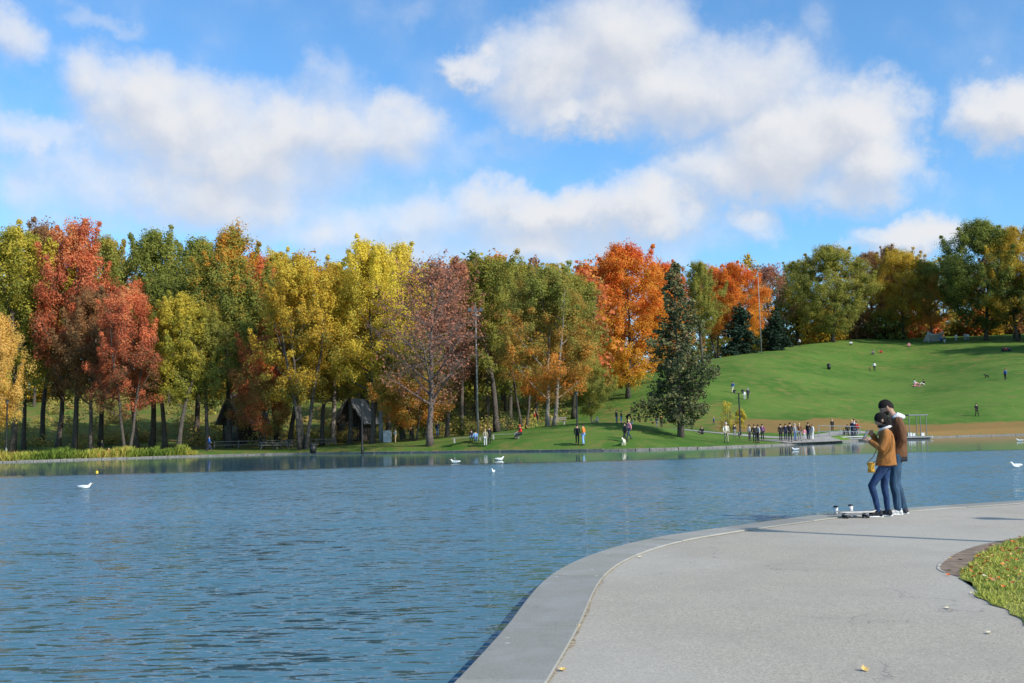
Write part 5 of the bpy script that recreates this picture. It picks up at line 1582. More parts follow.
hut(243, 128, 395, 4.2, 'dark timber hut whose slanting roof edge shows behind the orange-topped maple', math.radians(-38))
p = spot(381, 113); h = top_h(p, 412)
o = MB().tube([(0, 0, -.1), (0, 0, h)], [.24, .20], 14).build('stone_pillar', simple((.30, .31, .32), .8, 0, .1), None, True, loc=p); tag(o, 'pale grey round pillar beside the gabled hut', 'pillar')
MB().tube([(0, 0, h), (0, 0, h + .15)], [.28, .28], 14).build('cap', simple((.36, .36, .36)), o)
p = spot(387.5, 108); root = empty('utility_cabinet', p, -.2, 'whitish utility cabinet beside the conical shrub', 'cabinet')
MB().box((0, 0, .62), (.8, .45, 1.2)).build('housing', simple((.50, .51, .52), .6, 0, .08), root, bevel=.02)
MB().box((0, -.235, .66), (.66, .02, 1.0)).build('door', simple((.42, .43, .45), .6), root); MB().box((0, 0, 1.25), (.9, .55, .06)).build('roof', simple((.6, .6, .6)), root)

# ---- tarpaulin shelter on the crest
p = spot(936, 229); root = empty('tarpaulin_shelter', p, .1, 'grey sagging tarpaulin shelter between poles on the crest', 'shelter')
s_ = 229 / F
hh_ = 11 * s_; wd_ = 16 * s_
mb = MB(); nx, ny = 12, 5
for j in range(ny + 1):
    for i in range(nx + 1):
        q = i / nx; r_ = j / ny
        z = lerp(hh_ * (1 - .25 * math.sin(PI * q)), .02, r_); mb.v.append((lerp(-wd_ / 2 - r_ * .7, wd_ / 2 + r_ * .2, q), r_ * 1.4, z))
for j in range(ny):
    for i in range(nx):
        a = j * (nx + 1) + i; mb.f.append((a, a + 1, a + nx + 2, a + nx + 1))
o = mb.build('tarpaulin', simple((.34, .33, .31), .8, 0, .15, 1), root, True); sm = o.modifiers.new('solid', 'SOLIDIFY'); sm.thickness = .02
for x in (-wd_ / 2, wd_ / 2):
    MB().tube([(x, -.05, -.1), (x, -.05, hh_ + .15)], .05, 8).build('pole', simple((.45, .45, .44)), root)

# picnic blanket
p = ground_px(919, 386); root = MB()
for j in range(6):
    for i in range(8): root.v.append((-1.0 + i * 2.0 / 7, -.7 + j * 1.4 / 5, .03 + .02 * math.sin(i * 1.7 + j)))
for j in range(5):
    for i in range(7): a = j * 8 + i; root.f.append((a, a + 1, a + 9, a + 8))
o = root.build('picnic_blanket', simple((.60, .22, .22), .9, 0, .2, 4), None, True, loc=p)
sl_ = (hgt(p.x, p.y + 1) - hgt(p.x, p.y - 1)) / 2; o.rotation_euler = (math.atan(sl_), 0, 0)
tag(o, 'pink picnic blanket spread on the hill between two sitting people', 'blanket')

# ---- far path and landing
fp = simple((.30, .28, .25), .95, 0, .12, 2)
def strip(name, pts, w, label, mat, dz=.03):
    mb = MB(); P2 = [Vector((a, b, 0)) for a, b in pts]; fine_ = []
    for i in range(len(P2) - 1):
        n = max(1, int((P2[i + 1] - P2[i]).length / 1.0))
        fine_ += [P2[i].lerp(P2[i + 1], k / n) for k in range(n)]
    fine_.append(P2[-1])
    # smooth
    for _ in range(6): fine_ = [fine_[0]] + [(fine_[i - 1] + fine_[i] * 2 + fine_[i + 1]) / 4 for i in range(1, len(fine_) - 1)] + [fine_[-1]]
    m = 4
    for i, p in enumerate(fine_):
        d = (fine_[min(i + 1, len(fine_) - 1)] - fine_[max(i - 1, 0)]).normalized(); nn2 = Vector((-d.y, d.x, 0))
        for k in range(m + 1):
            q = p + nn2 * w * (k / m - .5); mb.v.append((q.x, q.y, hgt(q.x, q.y) + dz))
    for i in range(len(fine_) - 1):
        for k in range(m):
            a = i * (m + 1) + k; mb.f.append((a, a + m + 1, a + m + 2, a + 1))
    me = mb.mesh(name, mat, True)
    if me.polygons[0].normal.z < 0: me.flip_normals()
    o = bpy.data.objects.new(name, me); COL.objects.link(o); return tag(o, label, kind='structure')
pp = []
for px, Y in [(676, 108), (700, 106), (725, 104), (750, 101.5), (775, 100.5), (800, 100.5), (822, 103), (838, 108), (860, 117), (900, 126), (960, 131), (1040, 133)]:
    q = spot(px, Y); pp.append((q.x, q.y))
strip('path', pp[:9], 3.4, 'pale gravel path along the far shore', fp)
lp = []
for u_ in np.linspace(-.9, -.37, 30): Y = shoreY(u_) + 4.6; lp.append((u_ * Y, Y))
strip('path', lp, 2.0, 'pale path behind the reeds', fp)
q0 = [spot(x, Y) for x, Y in ((770, 92.5), (790, 94), (812, 96.5), (830, 101))]
strip('landing', [(q.x, q.y) for q in q0], 4.5, 'pale stone landing sloping to the water', simple((.26, .245, .22), .9, 0, .2, 2), .05)

# dock
pl = at_z(838, 437.6, .1); pr = at_z(925, 434.2, .1)
Yd = 104.0
A = Vector((Yd * (837 - 512) / F, Yd, 0)); B = Vector((107.5 * (926 - 512) / F, 107.5, 0))
mid = (A + B) / 2; dd = B - A; rz = math.atan2(dd.y, dd.x); Ld = dd.length
root = empty('floating_dock', (mid.x, mid.y, 0), rz, 'long grey floating dock moored at the far shore', 'dock')
MB().box((0, 1.0, .16), (Ld, 2.6, .16)).build('deck', simple((.20, .20, .20), .8, 0, .1, 3), root, bevel=.02)
MB().box((0, 1.0, -.08), (Ld - .4, 2.3, .32)).build('float', simple((.04, .045, .05), .8), root)
mb = MB()
for x in (-Ld / 2 + .02, Ld / 2 - .02): mb.box((x, 1.0, .16), (.06, 2.64, .18))
mb.build('edge_trim', simple((.55, .55, .55)), root)
# frame shelter at the end of the dock
sh = empty('shelter_frame', (mid + dd.normalized() * (Ld / 2 - 1.3)).to_tuple()[:2] + (.24,), rz, 'open grey metal frame shelter at the end of the dock', 'shelter')
gm_ = simple((.14, .145, .15), .5, .4, .1)
for x in (-1.1, .35, 1.1):
    for y in ((.3, 1.8) if x != .35 else (.3,)):
        MB().box((x, y, 1.1), (.06, .06, 2.2)).build('post', gm_, sh)
MB().box((0, 1.05, 2.26), (2.5, 1.8, .13)).build('roof', gm_, sh)
for k, (ox, sz, lb) in enumerate([(-.9, .34, 'white box on the dock beside the inner post of the frame'), (-.35, .28, 'smaller white box in the middle of the frame shelter'), (.75, .30, 'white box at the outer end of the dock')]):
    q = mid + dd.normalized() * (Ld / 2 - 1.3 + ox); b_ = MB().box((0, 0, sz / 2), (sz * 1.2, sz, sz)).build('storage_box', simple((.62, .63, .62), .6), None, bevel=.02, loc=(q.x, q.y + 1.0, .242))
    tag(b_, lb, 'box', 'white boxes on the dock'); MB().box((0, 0, sz + .02), (sz * 1.26, sz * 1.05, .04)).build('lid', simple((.7, .7, .7)), b_)
# railing of the ramp
ra = spot(819, 100.5); rb = Vector((A.x + 2.6, A.y + 1.6, .25))
rl = empty('ramp_railing', ra, 0, 'pale metal handrail leading down the ramp to the dock', 'railing')
e_ = rb - ra; ml = simple((.26, .27, .28), .4, .5, .05)
for k, (za, zb) in enumerate([(1.15, 1.15), (.6, .6)]):
    MB().tube([(0, 0, za), (e_.x * .5, e_.y * .5, e_.z * .5 + za), (e_.x, e_.y, e_.z + zb)], .035, 8).build('rail', ml, rl)
for k in range(5):
    t = k / 4; MB().tube([(e_.x * t, e_.y * t, e_.z * t - .05), (e_.x * t, e_.y * t, e_.z * t + 1.17)], .035, 8).build('post', ml, rl)
MB().box((e_.x / 2, e_.y / 2 + .7, e_.z / 2 + .02), (e_.length, 1.3, .08), math.atan2(e_.y, e_.x)).build('ramp', simple((.42, .42, .43)), rl)
# people on the dock
dk = lambda px, Y: Vector((Y * (px - 512) / F - .3, Y, .24))
for px, hpx, ps, hd, ja, tr, ha, lb in [(848, 13.5, 'pockets', 250, 'black', 'black', 'hair', 'person in black at the railing on the dock'), (852.6, 18, 'stand', 200, 'navy', 'navy', 'blond', 'fair-haired person in navy in the middle of the dock group'),
                                       (854.8, 19, 'stand', 330, 'lgrey', 'dark', 'brown', 'person in light grey at the back of the dock group'), (857, 16.5, 'stand', 230, 'red', 'grey', 'hair', 'person in a red top on the dock'),
                                       (844.5, 9.5, 'stand', 250, 'dark', 'dark', 'hair', 'child in charcoal at the ramp end of the dock')]:
    Y = 105.6 + (1.2 if 'back' in lb else 0); q = Vector((0, Y, .24)); q.x = Y * (px - 512) / F
    for _ in range(3):
        qx, qy = proj(q); q.x += (px - qx) / F * Y
    person(q, hpx * Y / F, ps, hd, ja, tr, ha, lb, 'people on the dock')

# ================================================================== the couple on the near path
def cloth(col, rough=.9, folds=.012, scale=9, var=.2, stretch=(1, 1, .35)):
    mt, nt, bs = new_mat('cloth')
    tc = N(nt, 'ShaderNodeTexCoord')
    mp = N(nt, 'ShaderNodeMapping'); mp.inputs['Scale'].default_value = stretch; nt.links.new(tc.outputs['Object'], mp.inputs[0])
    a = noise_n(nt, mp.outputs[0], scale, 3, .5, 1.0); b_ = noise_n(nt, tc.outputs['Object'], 90, 2)
    c = mix_n(nt, smooth_n(nt, a, .3, .7), tuple(x * (1 - var) for x in col), tuple(min(1, x * (1 + var)) for x in col))
    c = mix_n(nt, math_n(nt, 'MULTIPLY', b_, .2), c, tuple(x * .6 for x in col))
    nt.links.new(c, bs.inputs['Base Color']); bs.inputs['Roughness'].default_value = rough; bs.inputs['Specular IOR Level'].default_value = .2
    bp = N(nt, 'ShaderNodeBump'); bp.inputs['Strength'].default_value = .9; bp.inputs['Distance'].default_value = folds * 2
    nt.links.new(a, bp.inputs['Height']); nt.links.new(bp.outputs[0], bs.inputs['Normal'])
    return mt


def hand(V_, E_, R2_, wi, wrist, direc, palm_n, curl, k=1.0):
    """adds palm and five fingers to the skeleton lists; wi = wrist vertex index"""
    d = Vector(direc).normalized(); n = Vector(palm_n); n = (n - d * n.dot(d)).normalized(); s = d.cross(n)
    w = Vector(wrist)
    V_.append(w + d * .05 * k); E_.append((wi, len(V_) - 1)); R2_.append((.036 * k, .024 * k)); pi_ = len(V_) - 1
    for j, (off, L) in enumerate([(.036, .068), (.012, .078), (-.012, .072), (-.035, .056)]):
        b0 = w + d * .088 * k + s * off * k
        V_.append(b0); E_.append((pi_, len(V_) - 1)); R2_.append(.0125 * k)
        dd_ = d.copy(); p_ = b0
        for q in range(3):
            dd_ = (Matrix.Rotation(curl * (1 + .15 * j), 3, s) @ dd_); p_ = p_ + dd_ * L * k * (.45, .32, .23)[q]
            V_.append(p_.copy()); E_.append((len(V_) - 2, len(V_) - 1)); R2_.append((.0125, .0115, .0105)[q] * k)
    b0 = w + d * .03 * k + s * .03 * k
    V_.append(b0); E_.append((pi_, len(V_) - 1)); R2_.append(.012 * k)
    p_ = b0 + (d * .6 + s * .7 + n * .25).normalized() * .035 * k; V_.append(p_); E_.append((len(V_) - 2, len(V_) - 1)); R2_.append(.0135 * k)
    p_ = p_ + (d * .85 + s * .15 + n * .4).normalized() * .03 * k; V_.append(p_); E_.append((len(V_) - 2, len(V_) - 1)); R2_.append(.012 * k)


def fuse(mb_list, voxel=.0065):
    """fuses closed pieces into one continuous surface"""
    me = bpy.data.meshes.new('fused'); bm = bmesh.new()
    for m_ in mb_list: bm.from_mesh(m_)
    bm.to_mesh(me); bm.free()
    o = bpy.data.objects.new('fused', me); COL.objects.link(o)
    r = o.modifiers.new('remesh', 'REMESH'); r.mode = 'VOXEL'; r.voxel_size = voxel
    sm_ = o.modifiers.new('smooth', 'SMOOTH'); sm_.factor = .5; sm_.iterations = 3
    me2 = bpy.data.meshes.new_from_object(o.evaluated_get(bpy.context.evaluated_depsgraph_get()))
    bpy.data.objects.remove(o)
    me2.materials.clear(); me2.materials.append(None)
    me2.polygons.foreach_set('use_smooth', [True] * len(me2.polygons))
    return me2


def head_shape(hc, f, up2, side, fn, seg=36, rings=26):
    mb = MB()
    def pt(th, ph):
        d = (math.sin(ph) * math.cos(th), math.sin(ph) * math.sin(th), math.cos(ph))
        x, y, z = fn(d)
        return tuple(hc + f * x + side * y + up2 * z)
    mb.v.append(pt(0, 0))
    for i in range(1, rings):
        for k in range(seg): mb.v.append(pt(2 * PI * k / seg, PI * i / rings))
    mb.v.append(pt(0, PI)); e = len(mb.v) - 1
    for k in range(seg):
        k2 = (k + 1) % seg
        mb.f.append((0, 1 + k, 1 + k2)); mb.f.append((e, e - seg + k2, e - seg + k))
        for i in range(rings - 2):
            a = 1 + i * seg; mb.f.append((a + k, a + seg + k, a + seg + k2, a + k2))
    return mb


def skull(d, k=1.0):
    dx, dy, dz = d
    g = lambda a, b, s1, s2: math.exp(-((dy - a) / s1) ** 2 - ((dz - b) / s2) ** 2) * (1 if dx > 0 else 0)
    x, y, z = dx * .100, dy * .078, dz * .122
    if dz < 0: y *= 1 - .28 * dz * dz; x *= (1 - .12 * dz * dz) if dx > 0 else (1 - .35 * dz * dz)
    if dx < 0: x *= 1.08
    x += .026 * g(0, -.10, .13, .16) + .010 * g(0, -.45, .28, .10) + .012 * g(0, -.80, .3, .16) - .010 * g(.38, .04, .16, .12) - .010 * g(-.38, .04, .16, .12) + .005 * g(0, .22, .5, .1)
    return x * k, y * k, z * k


def hero(name_, loc, hd, J, skin_col, face_dir, hands, label, k=1.0):
    J = {k_: Vector(v) for k_, v in J.items()}
    hc = J['head']; upv = (J['crown'] - J['neck']).normalized()
    f = Vector(face_dir).normalized()
    up2 = (upv - f * upv.dot(f)).normalized(); side = up2.cross(f)
    pcs = [capsule(MB(), [J['pelvis'], J['waist'], J['chest']], [.11, .10, .11]), capsule(MB(), [J['chest'], J['neckb']], [.10, .062]),
           capsule(MB(), [J['neckb'], J['neck'], hc - f * .02 - up2 * .03], [.066, .058, .06])]
    for s_ in 'LR':
        pcs.append(capsule(MB(), [J['neckb'], J['s' + s_], J['e' + s_], J['w' + s_]], [.06, .052, .040, .028]))
        pcs.append(capsule(MB(), [J['pelvis'], J['p' + s_], J['k' + s_], J['a' + s_], J['t' + s_]], [.08, .065, .040, .028, .028]))
        if s_ in hands:
            dr, pn, cu = hands[s_]
            V_, E_, R2_ = [J['w' + s_]], [], [.028]
            hand(V_, E_, R2_, 0, J['w' + s_], dr, pn, cu)
            d_ = Vector(dr).normalized(); n_ = Vector(pn); n_ = (n_ - d_ * n_.dot(d_)).normalized(); sd_ = d_.cross(n_)
            pm = MB(); w_ = J['w' + s_]
            pm.tube([w_, w_ + d_ * .05], [.027, .024], 10)
            for off in (-.030, -.010, .012, .032): capsule(pm, [w_ + d_ * .012 + sd_ * off * .55, w_ + d_ * .088 + sd_ * off], [.017, .0135])
            pcs.append(pm)
            for (i_, j_) in E_[1:]:
                if i_ == 1: continue
                pcs.append(capsule(MB(), [V_[i_], V_[j_]], [.0098, .0088]))
            pcs.append(capsule(MB(), [V_[1], V_[-3]], [.014, .012]))
    me_l = [q.mesh('b', None) for q in pcs]
    hm = head_shape(hc, f, up2, side, lambda d: skull(d, k)).mesh('h', None)
    em = MB()
    for sg in (1, -1): em.ball(hc + side * .076 * k * sg - f * .008 - up2 * .008, (.022, .016, .032), 10, 8)
    me = fuse(me_l + [hm, em.mesh('e', None)], .0045)
    me.name = 'body'; me.materials[0] = simple(skin_col, .55, 0, .07, 25)
    o = bpy.data.objects.new('person', me); COL.objects.link(o); o.location = loc; o.rotation_euler = (0, 0, math.radians(hd))
    tag(o, label, 'person')
    for sg in (1, -1):
        mb = MB(); mb.ball(hc + f * .086 * k + up2 * .005 + side * .031 * sg, (.010, .010, .008), 8, 6); mb.build('eye', simple((.05, .03, .02), .2), o, True)
        mb = MB(); mb.tube([hc + f * .098 * k + up2 * .026 + side * .014 * sg, hc + f * .095 * k + up2 * .031 + side * .032 * sg, hc + f * .078 * k + up2 * .026 + side * .050 * sg], .005, 5); mb.build('eyebrow', simple((.02, .014, .01)), o, True)
    mb = MB(); mb.tube([hc + f * .094 * k - up2 * .055 + side * .022, hc + f * .106 * k - up2 * .055, hc + f * .094 * k - up2 * .055 - side * .022], [.003, .006, .003], 6); mb.build('mouth', simple((.38, .13, .10), .5), o, True)
    return o, J, hc, f, up2, side


def hair_cap(hc, f, up2, side, k, line_front, line_side, line_back, thick=1.10):
    """a shell that stands proud of the skull above the hairline and sinks into it below"""
    rs_ = random.Random(3)
    def fn(d):
        x, y, z = skull(d, k)
        dx, dy, dz = d
        c_ = dx / max(1e-6, math.hypot(dx, dy))
        line = lerp(line_side, line_front, max(0, c_)) if c_ > 0 else lerp(line_side, line_back, -c_)
        t = max(0, min(1, (dz - line) / .10 + .5))
        m_ = lerp(.90, thick + .02 * math.sin(d[1] * 17 + d[0] * 9), t)
        return x * m_, y * m_, z * m_
    return head_shape(hc, f, up2, side, fn, 44, 34)


def part(me, name, parent, mat):
    if not me.materials: me.materials.append(None)
    me.materials[0] = mat
    o = bpy.data.objects.new(name, me); COL.objects.link(o); o.parent = parent; return o


def torso(mb, rings_, n=24):
    n0 = len(mb.v)
    for (c, rx, ry) in rings_:
        for k_ in range(n):
            q = 2 * PI * k_ / n; ex_ = .85
            cx, sx = math.cos(q), math.sin(q)
            mb.v.append((c[0] + rx * math.copysign(abs(cx) ** ex_, cx), c[1] + ry * math.copysign(abs(sx) ** ex_, sx), c[2]))
    for i in range(len(rings_) - 1):
        for k_ in range(n): k2 = (k_ + 1) % n; mb.f.append((n0 + i * n + k_, n0 + i * n + k2, n0 + (i + 1) * n + k2, n0 + (i + 1) * n + k_))
    mb.f.append(tuple(n0 + k_ for k_ in reversed(range(n)))); e_ = n0 + (len(rings_) - 1) * n; mb.f.append(tuple(e_ + k_ for k_ in range(n)))
    return mb


def capsule(mb, pts, rads):
    pts = [Vector(p) for p in pts]
    for (a, b_, r0, r1) in zip(pts, pts[1:], rads, rads[1:]):
        mb.tube([a, a.lerp(b_, .5), b_], [r0, (r0 + r1) / 2 * 1.04, r1], 14)
    for p, r in zip(pts, rads): mb.ball(p, r, 14, 10)
    return mb


def garment(name, mbs, parent, mat, voxel=.009):
    return part(fuse([m_.mesh('g', None) for m_ in mbs], voxel), name, parent, mat)


def sleeves(J, r0, r1, r2):
    res = []
    for s in 'LR':
        w_ = J['e' + s].lerp(J['w' + s], .92)
        res.append(capsule(MB(), [J['s' + s], J['s' + s].lerp(J['e' + s], .5) + Vector((-.012, 0, 0)), J['e' + s], w_], [r0, (r0 + r1) / 2, r1, r2]))
    return res


def legs(J, r0, r1, r2, hip):
    res = [MB().ball(J['pelvis'] + Vector((-.01, 0, -.03)), hip, 18, 12) if False else MB()]
    res[0].ball(J['pelvis'] + Vector((-.005, 0, -.02)), hip, 18, 12)
    for s in 'LR':
        m_ = J['k' + s].lerp(J['a' + s], .45) + Vector((-.008, 0, 0))
        res.append(capsule(MB(), [J['p' + s], J['k' + s], m_, J['a' + s] + Vector((0, 0, .015))], [r0, r1, (r1 + r2) / 2, r2]))
    return res


def shell(J, spec, con, name, parent, mat, sub=2, extra=None):
    if extra:
        J = dict(J); J['hem'] = Vector(extra[0]); spec = [('hem', extra[1])] + spec; con = [('hem', 'pelvis')] + con
    V_, E_, R2_ = chain(J, spec, con)
    return part(skin_mesh(name, V_, E_, R2_, 0, sub), name, parent, mat)


def shoe(parent, a, t, upper, sole, k=1.0):
    a, t = Vector(a), Vector(t); d = (t - a); d.z = 0; d.normalize()
    z0 = .0
    A0 = Vector((a.x, a.y, z0))
    sm_ = MB(); Z = lambda x, z: A0 + d * x * k + Vector((0, 0, z))
    for (x, z, rx, rz) in ((-.03, .05, .038, .045), (.03, .055, .05, .048), (.09, .046, .055, .040), (.15, .040, .055, .032), (.19, .036, .038, .026)):
        sm_.ball(Z(x, z), (max(.03, rx * abs(d.x) + .036 * abs(d.y)), max(.03, rx * abs(d.y) + .036 * abs(d.x)), rz), 12, 8)
    sm_.tube([Z(-.015, .06), Z(-.025, .115)], [.044, .042], 12)
    me = fuse([sm_.mesh('s', None)], .007)
    o = part(me, 'shoe', parent, upper)
    mb = MB(); n = 16; s_ = Vector((-d.y, d.x, 0))
    for z in (.003, .026):
        for k_ in range(n):
            q = 2 * PI * k_ / n; L = .150 * k * math.cos(q); w = (.040 + .006 * math.cos(q)) * math.sin(q)
            mb.v.append(tuple(A0 + d * (.075 * k + L) + s_ * w + Vector((0, 0, z))))
    for k_ in range(n): mb.f.append((k_, (k_ + 1) % n, n + (k_ + 1) % n, n + k_))
    mb.f.append(tuple(range(n - 1, -1, -1))); mb.f.append(tuple(range(n, 2 * n)))
    mb.build('sole', sole, o, True)
    mb = MB(); mb.tube([A0 + d * .075 + s_ * .03 + Vector((0, 0, .095)), A0 + d * .09 + Vector((0, 0, .100)), A0 + d * .075 - s_ * .03 + Vector((0, 0, .095))], .005, 5)
    mb.tube([A0 + d * .105 + s_ * .028 + Vector((0, 0, .083)), A0 + d * .118 + Vector((0, 0, .088)), A0 + d * .105 - s_ * .028 + Vector((0, 0, .083))], .005, 5)
    mb.build('lace', simple((.6, .6, .6)), o, True)
    return o

def band(c, rx, ry, z0, z1, name, mat, parent, fl=1.0):
    mb = MB(); n = 28
    for z, r in ((z0, fl), ((z0 + z1) / 2, fl * 1.01), (z1, 1.0)):
        for k_ in range(n):
            q = 2 * PI * k_ / n; w_ = 1 + .02 * math.sin(5 * q); mb.v.append((c[0] + rx * r * w_ * math.cos(q), c[1] + ry * r * w_ * math.sin(q), z + .006 * math.sin(3 * q)))
    for i in range(2):
        for k_ in range(n): k2 = (k_ + 1) % n; mb.f.append((i * n + k_, i * n + k2, (i + 1) * n + k2, (i + 1) * n + k_))
    o_ = mb.build(name, mat, parent, True); sd_ = o_.modifiers.new('solid', 'SOLIDIFY'); sd_.thickness = .012; return o_

# ---- woman
wp = at_z(884, 517.0, 0)
WJ = dict(pelvis=(-.08, 0, .91), waist=(-.09, 0, 1.05), chest=(-.10, 0, 1.22), neckb=(-.095, 0, 1.37), neck=(-.075, 0, 1.44), head=(-.045, 0, 1.535), crown=(-.055, 0, 1.61),
          sL=(-.10, .165, 1.33), eL=(-.02, .23, 1.09), wL=(.14, .13, 1.20), sR=(-.10, -.165, 1.33), eR=(.03, -.21, 1.13), wR=(.10, -.07, 1.31),
          pL=(-.08, .08, .86), kL=(.16, .10, .50), aL=(.08, .10, .085), tL=(.22, .13, .04), pR=(-.08, -.08, .86), kR=(-.03, -.09, .49), aR=(-.06, -.10, .085), tR=(.08, -.13, .04))
o, J, hc, f, up2, side = hero('woman', (wp.x, wp.y, 0), 160, WJ, (.40, .24, .17), (.92, .0, -.40), {'L': ((.75, -.35, .55), (.5, -.8, .1), .38), 'R': ((.6, .45, .4), (-.3, .7, -.4), .45)},
                               'dark-haired woman in a caramel suede jacket and blue jeans looking at her phone', .97)
suede = cloth((.30, .125, .035), .85, .012, 10)
jm = garment('jacket', [torso(MB(), [((-.075, 0, .835), .158, .162), ((-.08, 0, .90), .154, .162), ((-.095, 0, 1.03), .132, .150), ((-.10, 0, 1.18), .130, .160), ((-.10, 0, 1.30), .112, .165), ((-.098, 0, 1.36), .082, .125), ((-.095, 0, 1.395), .062, .075)])] + sleeves(J, .066, .058, .044), o, suede)
denim = cloth((.020, .045, .115), .85, .010, 14, .3)
garment('trousers', legs(J, .080, .057, .042, (.115, .142, .12)), o, denim)
band((-.075, 0), .163, .168, .815, .85, 'hem', suede, jm, 1.0)
mb = MB(); n = 18; ring = [J['neckb'] + Vector((.0 + .085 * math.cos(2 * PI * k / n), .095 * math.sin(2 * PI * k / n), .04 - .03 * math.cos(2 * PI * k / n))) for k in range(n + 1)]
mb.tube(ring, .022, 8); mb.build('collar', cloth((.66, .63, .60), .95, .006, 40, .1), jm, True)
hairm = cloth((.012, .009, .008), .8, .006, 30, .3, (1, 1, .2))
cap = hair_cap(hc, f, up2, side, .97, .34, -.55, -.97, 1.12).mesh('hc', None)
ex = MB(); ex.ball(hc - f * .075 - up2 * .055, (.062, .072, .085), 14, 10); ex.ball(hc - f * .055 - up2 * .135, (.055, .075, .075), 14, 10); ex.ball(hc - f * .04 - up2 * .07 + side * .045, (.04, .035, .075), 12, 8); ex.ball(hc - f * .04 - up2 * .07 - side * .045, (.04, .035, .075), 12, 8)
part(fuse([cap, ex.mesh('x', None)], .007), 'hair', o, hairm)
mb = MB(); ring = [J['neckb'] + Vector((.03 + .062 * math.cos(2 * PI * k / n), .070 * math.sin(2 * PI * k / n), .075 - .01 * math.cos(2 * PI * k / n))) for k in range(n + 1)]
mb.tube(ring, .026, 8); mb.build('scarf', cloth((.02, .02, .022)), o, True)
dk_ = cloth((.025, .027, .035)); sl = simple((.70, .70, .70), .6, 0, .03)
for s in 'LR':
    shoe(o, J['a' + s], J['t' + s], dk_, sl)
    MB().tube([J['a' + s] + Vector((0, 0, .0)), J['a' + s] + Vector((0, 0, .06))], .038, 10).build('sock', simple((.55, .36, .28)), o, True)
wl = o.matrix_basis @ Vector((.205, .035, 1.31))
ph = MB(); ph.box((0, 0, 0), (.010, .074, .150), 0, 1, Matrix.Rotation(math.radians(-35), 3, 'Y')); pho = ph.build('phone', simple((.10, .11, .13), .3), None, bevel=.002, loc=wl); pho.rotation_euler = (0, 0, math.radians(128))
tag(pho, 'mobile phone held up in the hand of the woman in the caramel jacket', 'phone')
MB().box((0, 0, 0), (.0008, .064, .136), 0, 1, Matrix.Rotation(math.radians(-35), 3, 'Y')).build('screen', simple((.30, .40, .48), .1), pho, loc=(-.0055 * math.cos(math.radians(35)), 0, .0055 * math.sin(math.radians(-35))))
bgm = cloth((.50, .27, .035), .7, .01, 18)
BO = Vector((.15, .20, .80))
bl = o.matrix_basis @ BO
me = skin_mesh('handbag', [(0, 0, .09), (.0, .0, .0), (.0, .0, -.08), (.045, .0, .05), (-.045, .0, .05), (.05, 0, -.06), (-.05, 0, -.06)], [(0, 1), (1, 2), (0, 3), (0, 4), (2, 5), (2, 6)], [(.05, .07), (.055, .08), (.055, .08), (.04, .045), (.04, .045), (.045, .05), (.045, .05)], 1, 2)
me.materials[0] = bgm; bo = bpy.data.objects.new('handbag', me); COL.objects.link(bo); bo.location = bl; bo.rotation_euler = (0, 0, math.radians(160))
tag(bo, 'mustard leather shoulder bag hanging at the hip of the woman', 'handbag')
strapm = cloth((.22, .11, .03), .8, .005, 20)
MB().tube([Vector(p_) - BO for p_ in [(.20, .20, .87), (.11, .17, .96), (.05, .15, 1.08), (.04, .13, 1.20), (-.04, .11, 1.36), (-.12, .11, 1.385), (-.20, .13, 1.27), (-.18, .165, 1.08), (-.05, .185, .94), (.12, .20, .87)]], .006, 6).build('strap', strapm, bo, True)
mb = MB()
for y in (-.066, .066): mb.tube([(-.06, y * .8, .06), (-.03, y, -.02), (.0, y * 1.1, -.05), (.03, y, -.02), (.06, y * .8, .06)], .006, 5)
mb.build('flap', bgm, bo, True)

# ---- man
mp_ = at_z(901, 514.4, 0)
MJ = dict(pelvis=(.0, 0, 1.0), waist=(-.01, 0, 1.16), chest=(-.02, 0, 1.38), neckb=(.0, 0, 1.56), neck=(.06, 0, 1.65), head=(.135, 0, 1.745), crown=(.14, 0, 1.82),
          sL=(-.02, .195, 1.51), eL=(-.07, .27, 1.22), wL=(.06, .22, 1.04), sR=(-.02, -.195, 1.51), eR=(.03, -.27, 1.22), wR=(.20, -.14, 1.30),
          pL=(.01, .095, .95), kL=(.09, .12, .52), aL=(.05, .12, .09), tL=(.19, .16, .04), pR=(.01, -.095, .95), kR=(.04, -.10, .52), aR=(-.05, -.10, .09), tR=(.09, -.14, .04))
o, J, hc, f, up2, side = hero('man', (mp_.x, mp_.y, 0), 163, MJ, (.38, .22, .155), (.86, .05, -.50), {'L': ((.6, -.2, -.75), (.2, -.9, 0), .25), 'R': ((.7, .5, .3), (-.2, .6, -.6), .45)},
                               'tall short-haired man in a brown jacket with a white hood behind the woman', 1.06)
bj = cloth((.125, .058, .028), .85, .014, 9)
jm = garment('jacket', [torso(MB(), [((0, 0, .93), .150, .170), ((0, 0, 1.0), .155, .175), ((-.005, 0, 1.16), .150, .172), ((-.015, 0, 1.34), .152, .192), ((-.015, 0, 1.46), .128, .195), ((-.01, 0, 1.53), .095, .150), ((.0, 0, 1.58), .072, .085)])] + sleeves(J, .078, .068, .052), o, bj)
band((0, 0), .148, .168, .86, .945, 'hem', cloth((.022, .022, .028)), jm, .99)
me1 = skin_mesh('hood', [J['neckb'] + Vector((-.085, 0, .06)), J['neckb'] + Vector((-.05, .09, .06)), J['neckb'] + Vector((-.05, -.09, .06)), J['neckb'] + Vector((.05, .085, .01)), J['neckb'] + Vector((.05, -.085, .01)), J['neckb'] + Vector((-.15, 0, -.01))],
               [(0, 1), (0, 2), (1, 3), (2, 4), (0, 5)], [(.065, .07), .055, .055, .028, .028, (.045, .065)], 0, 2)
part(me1, 'hood', jm, cloth((.68, .68, .71), .9, .012, 14, .12))
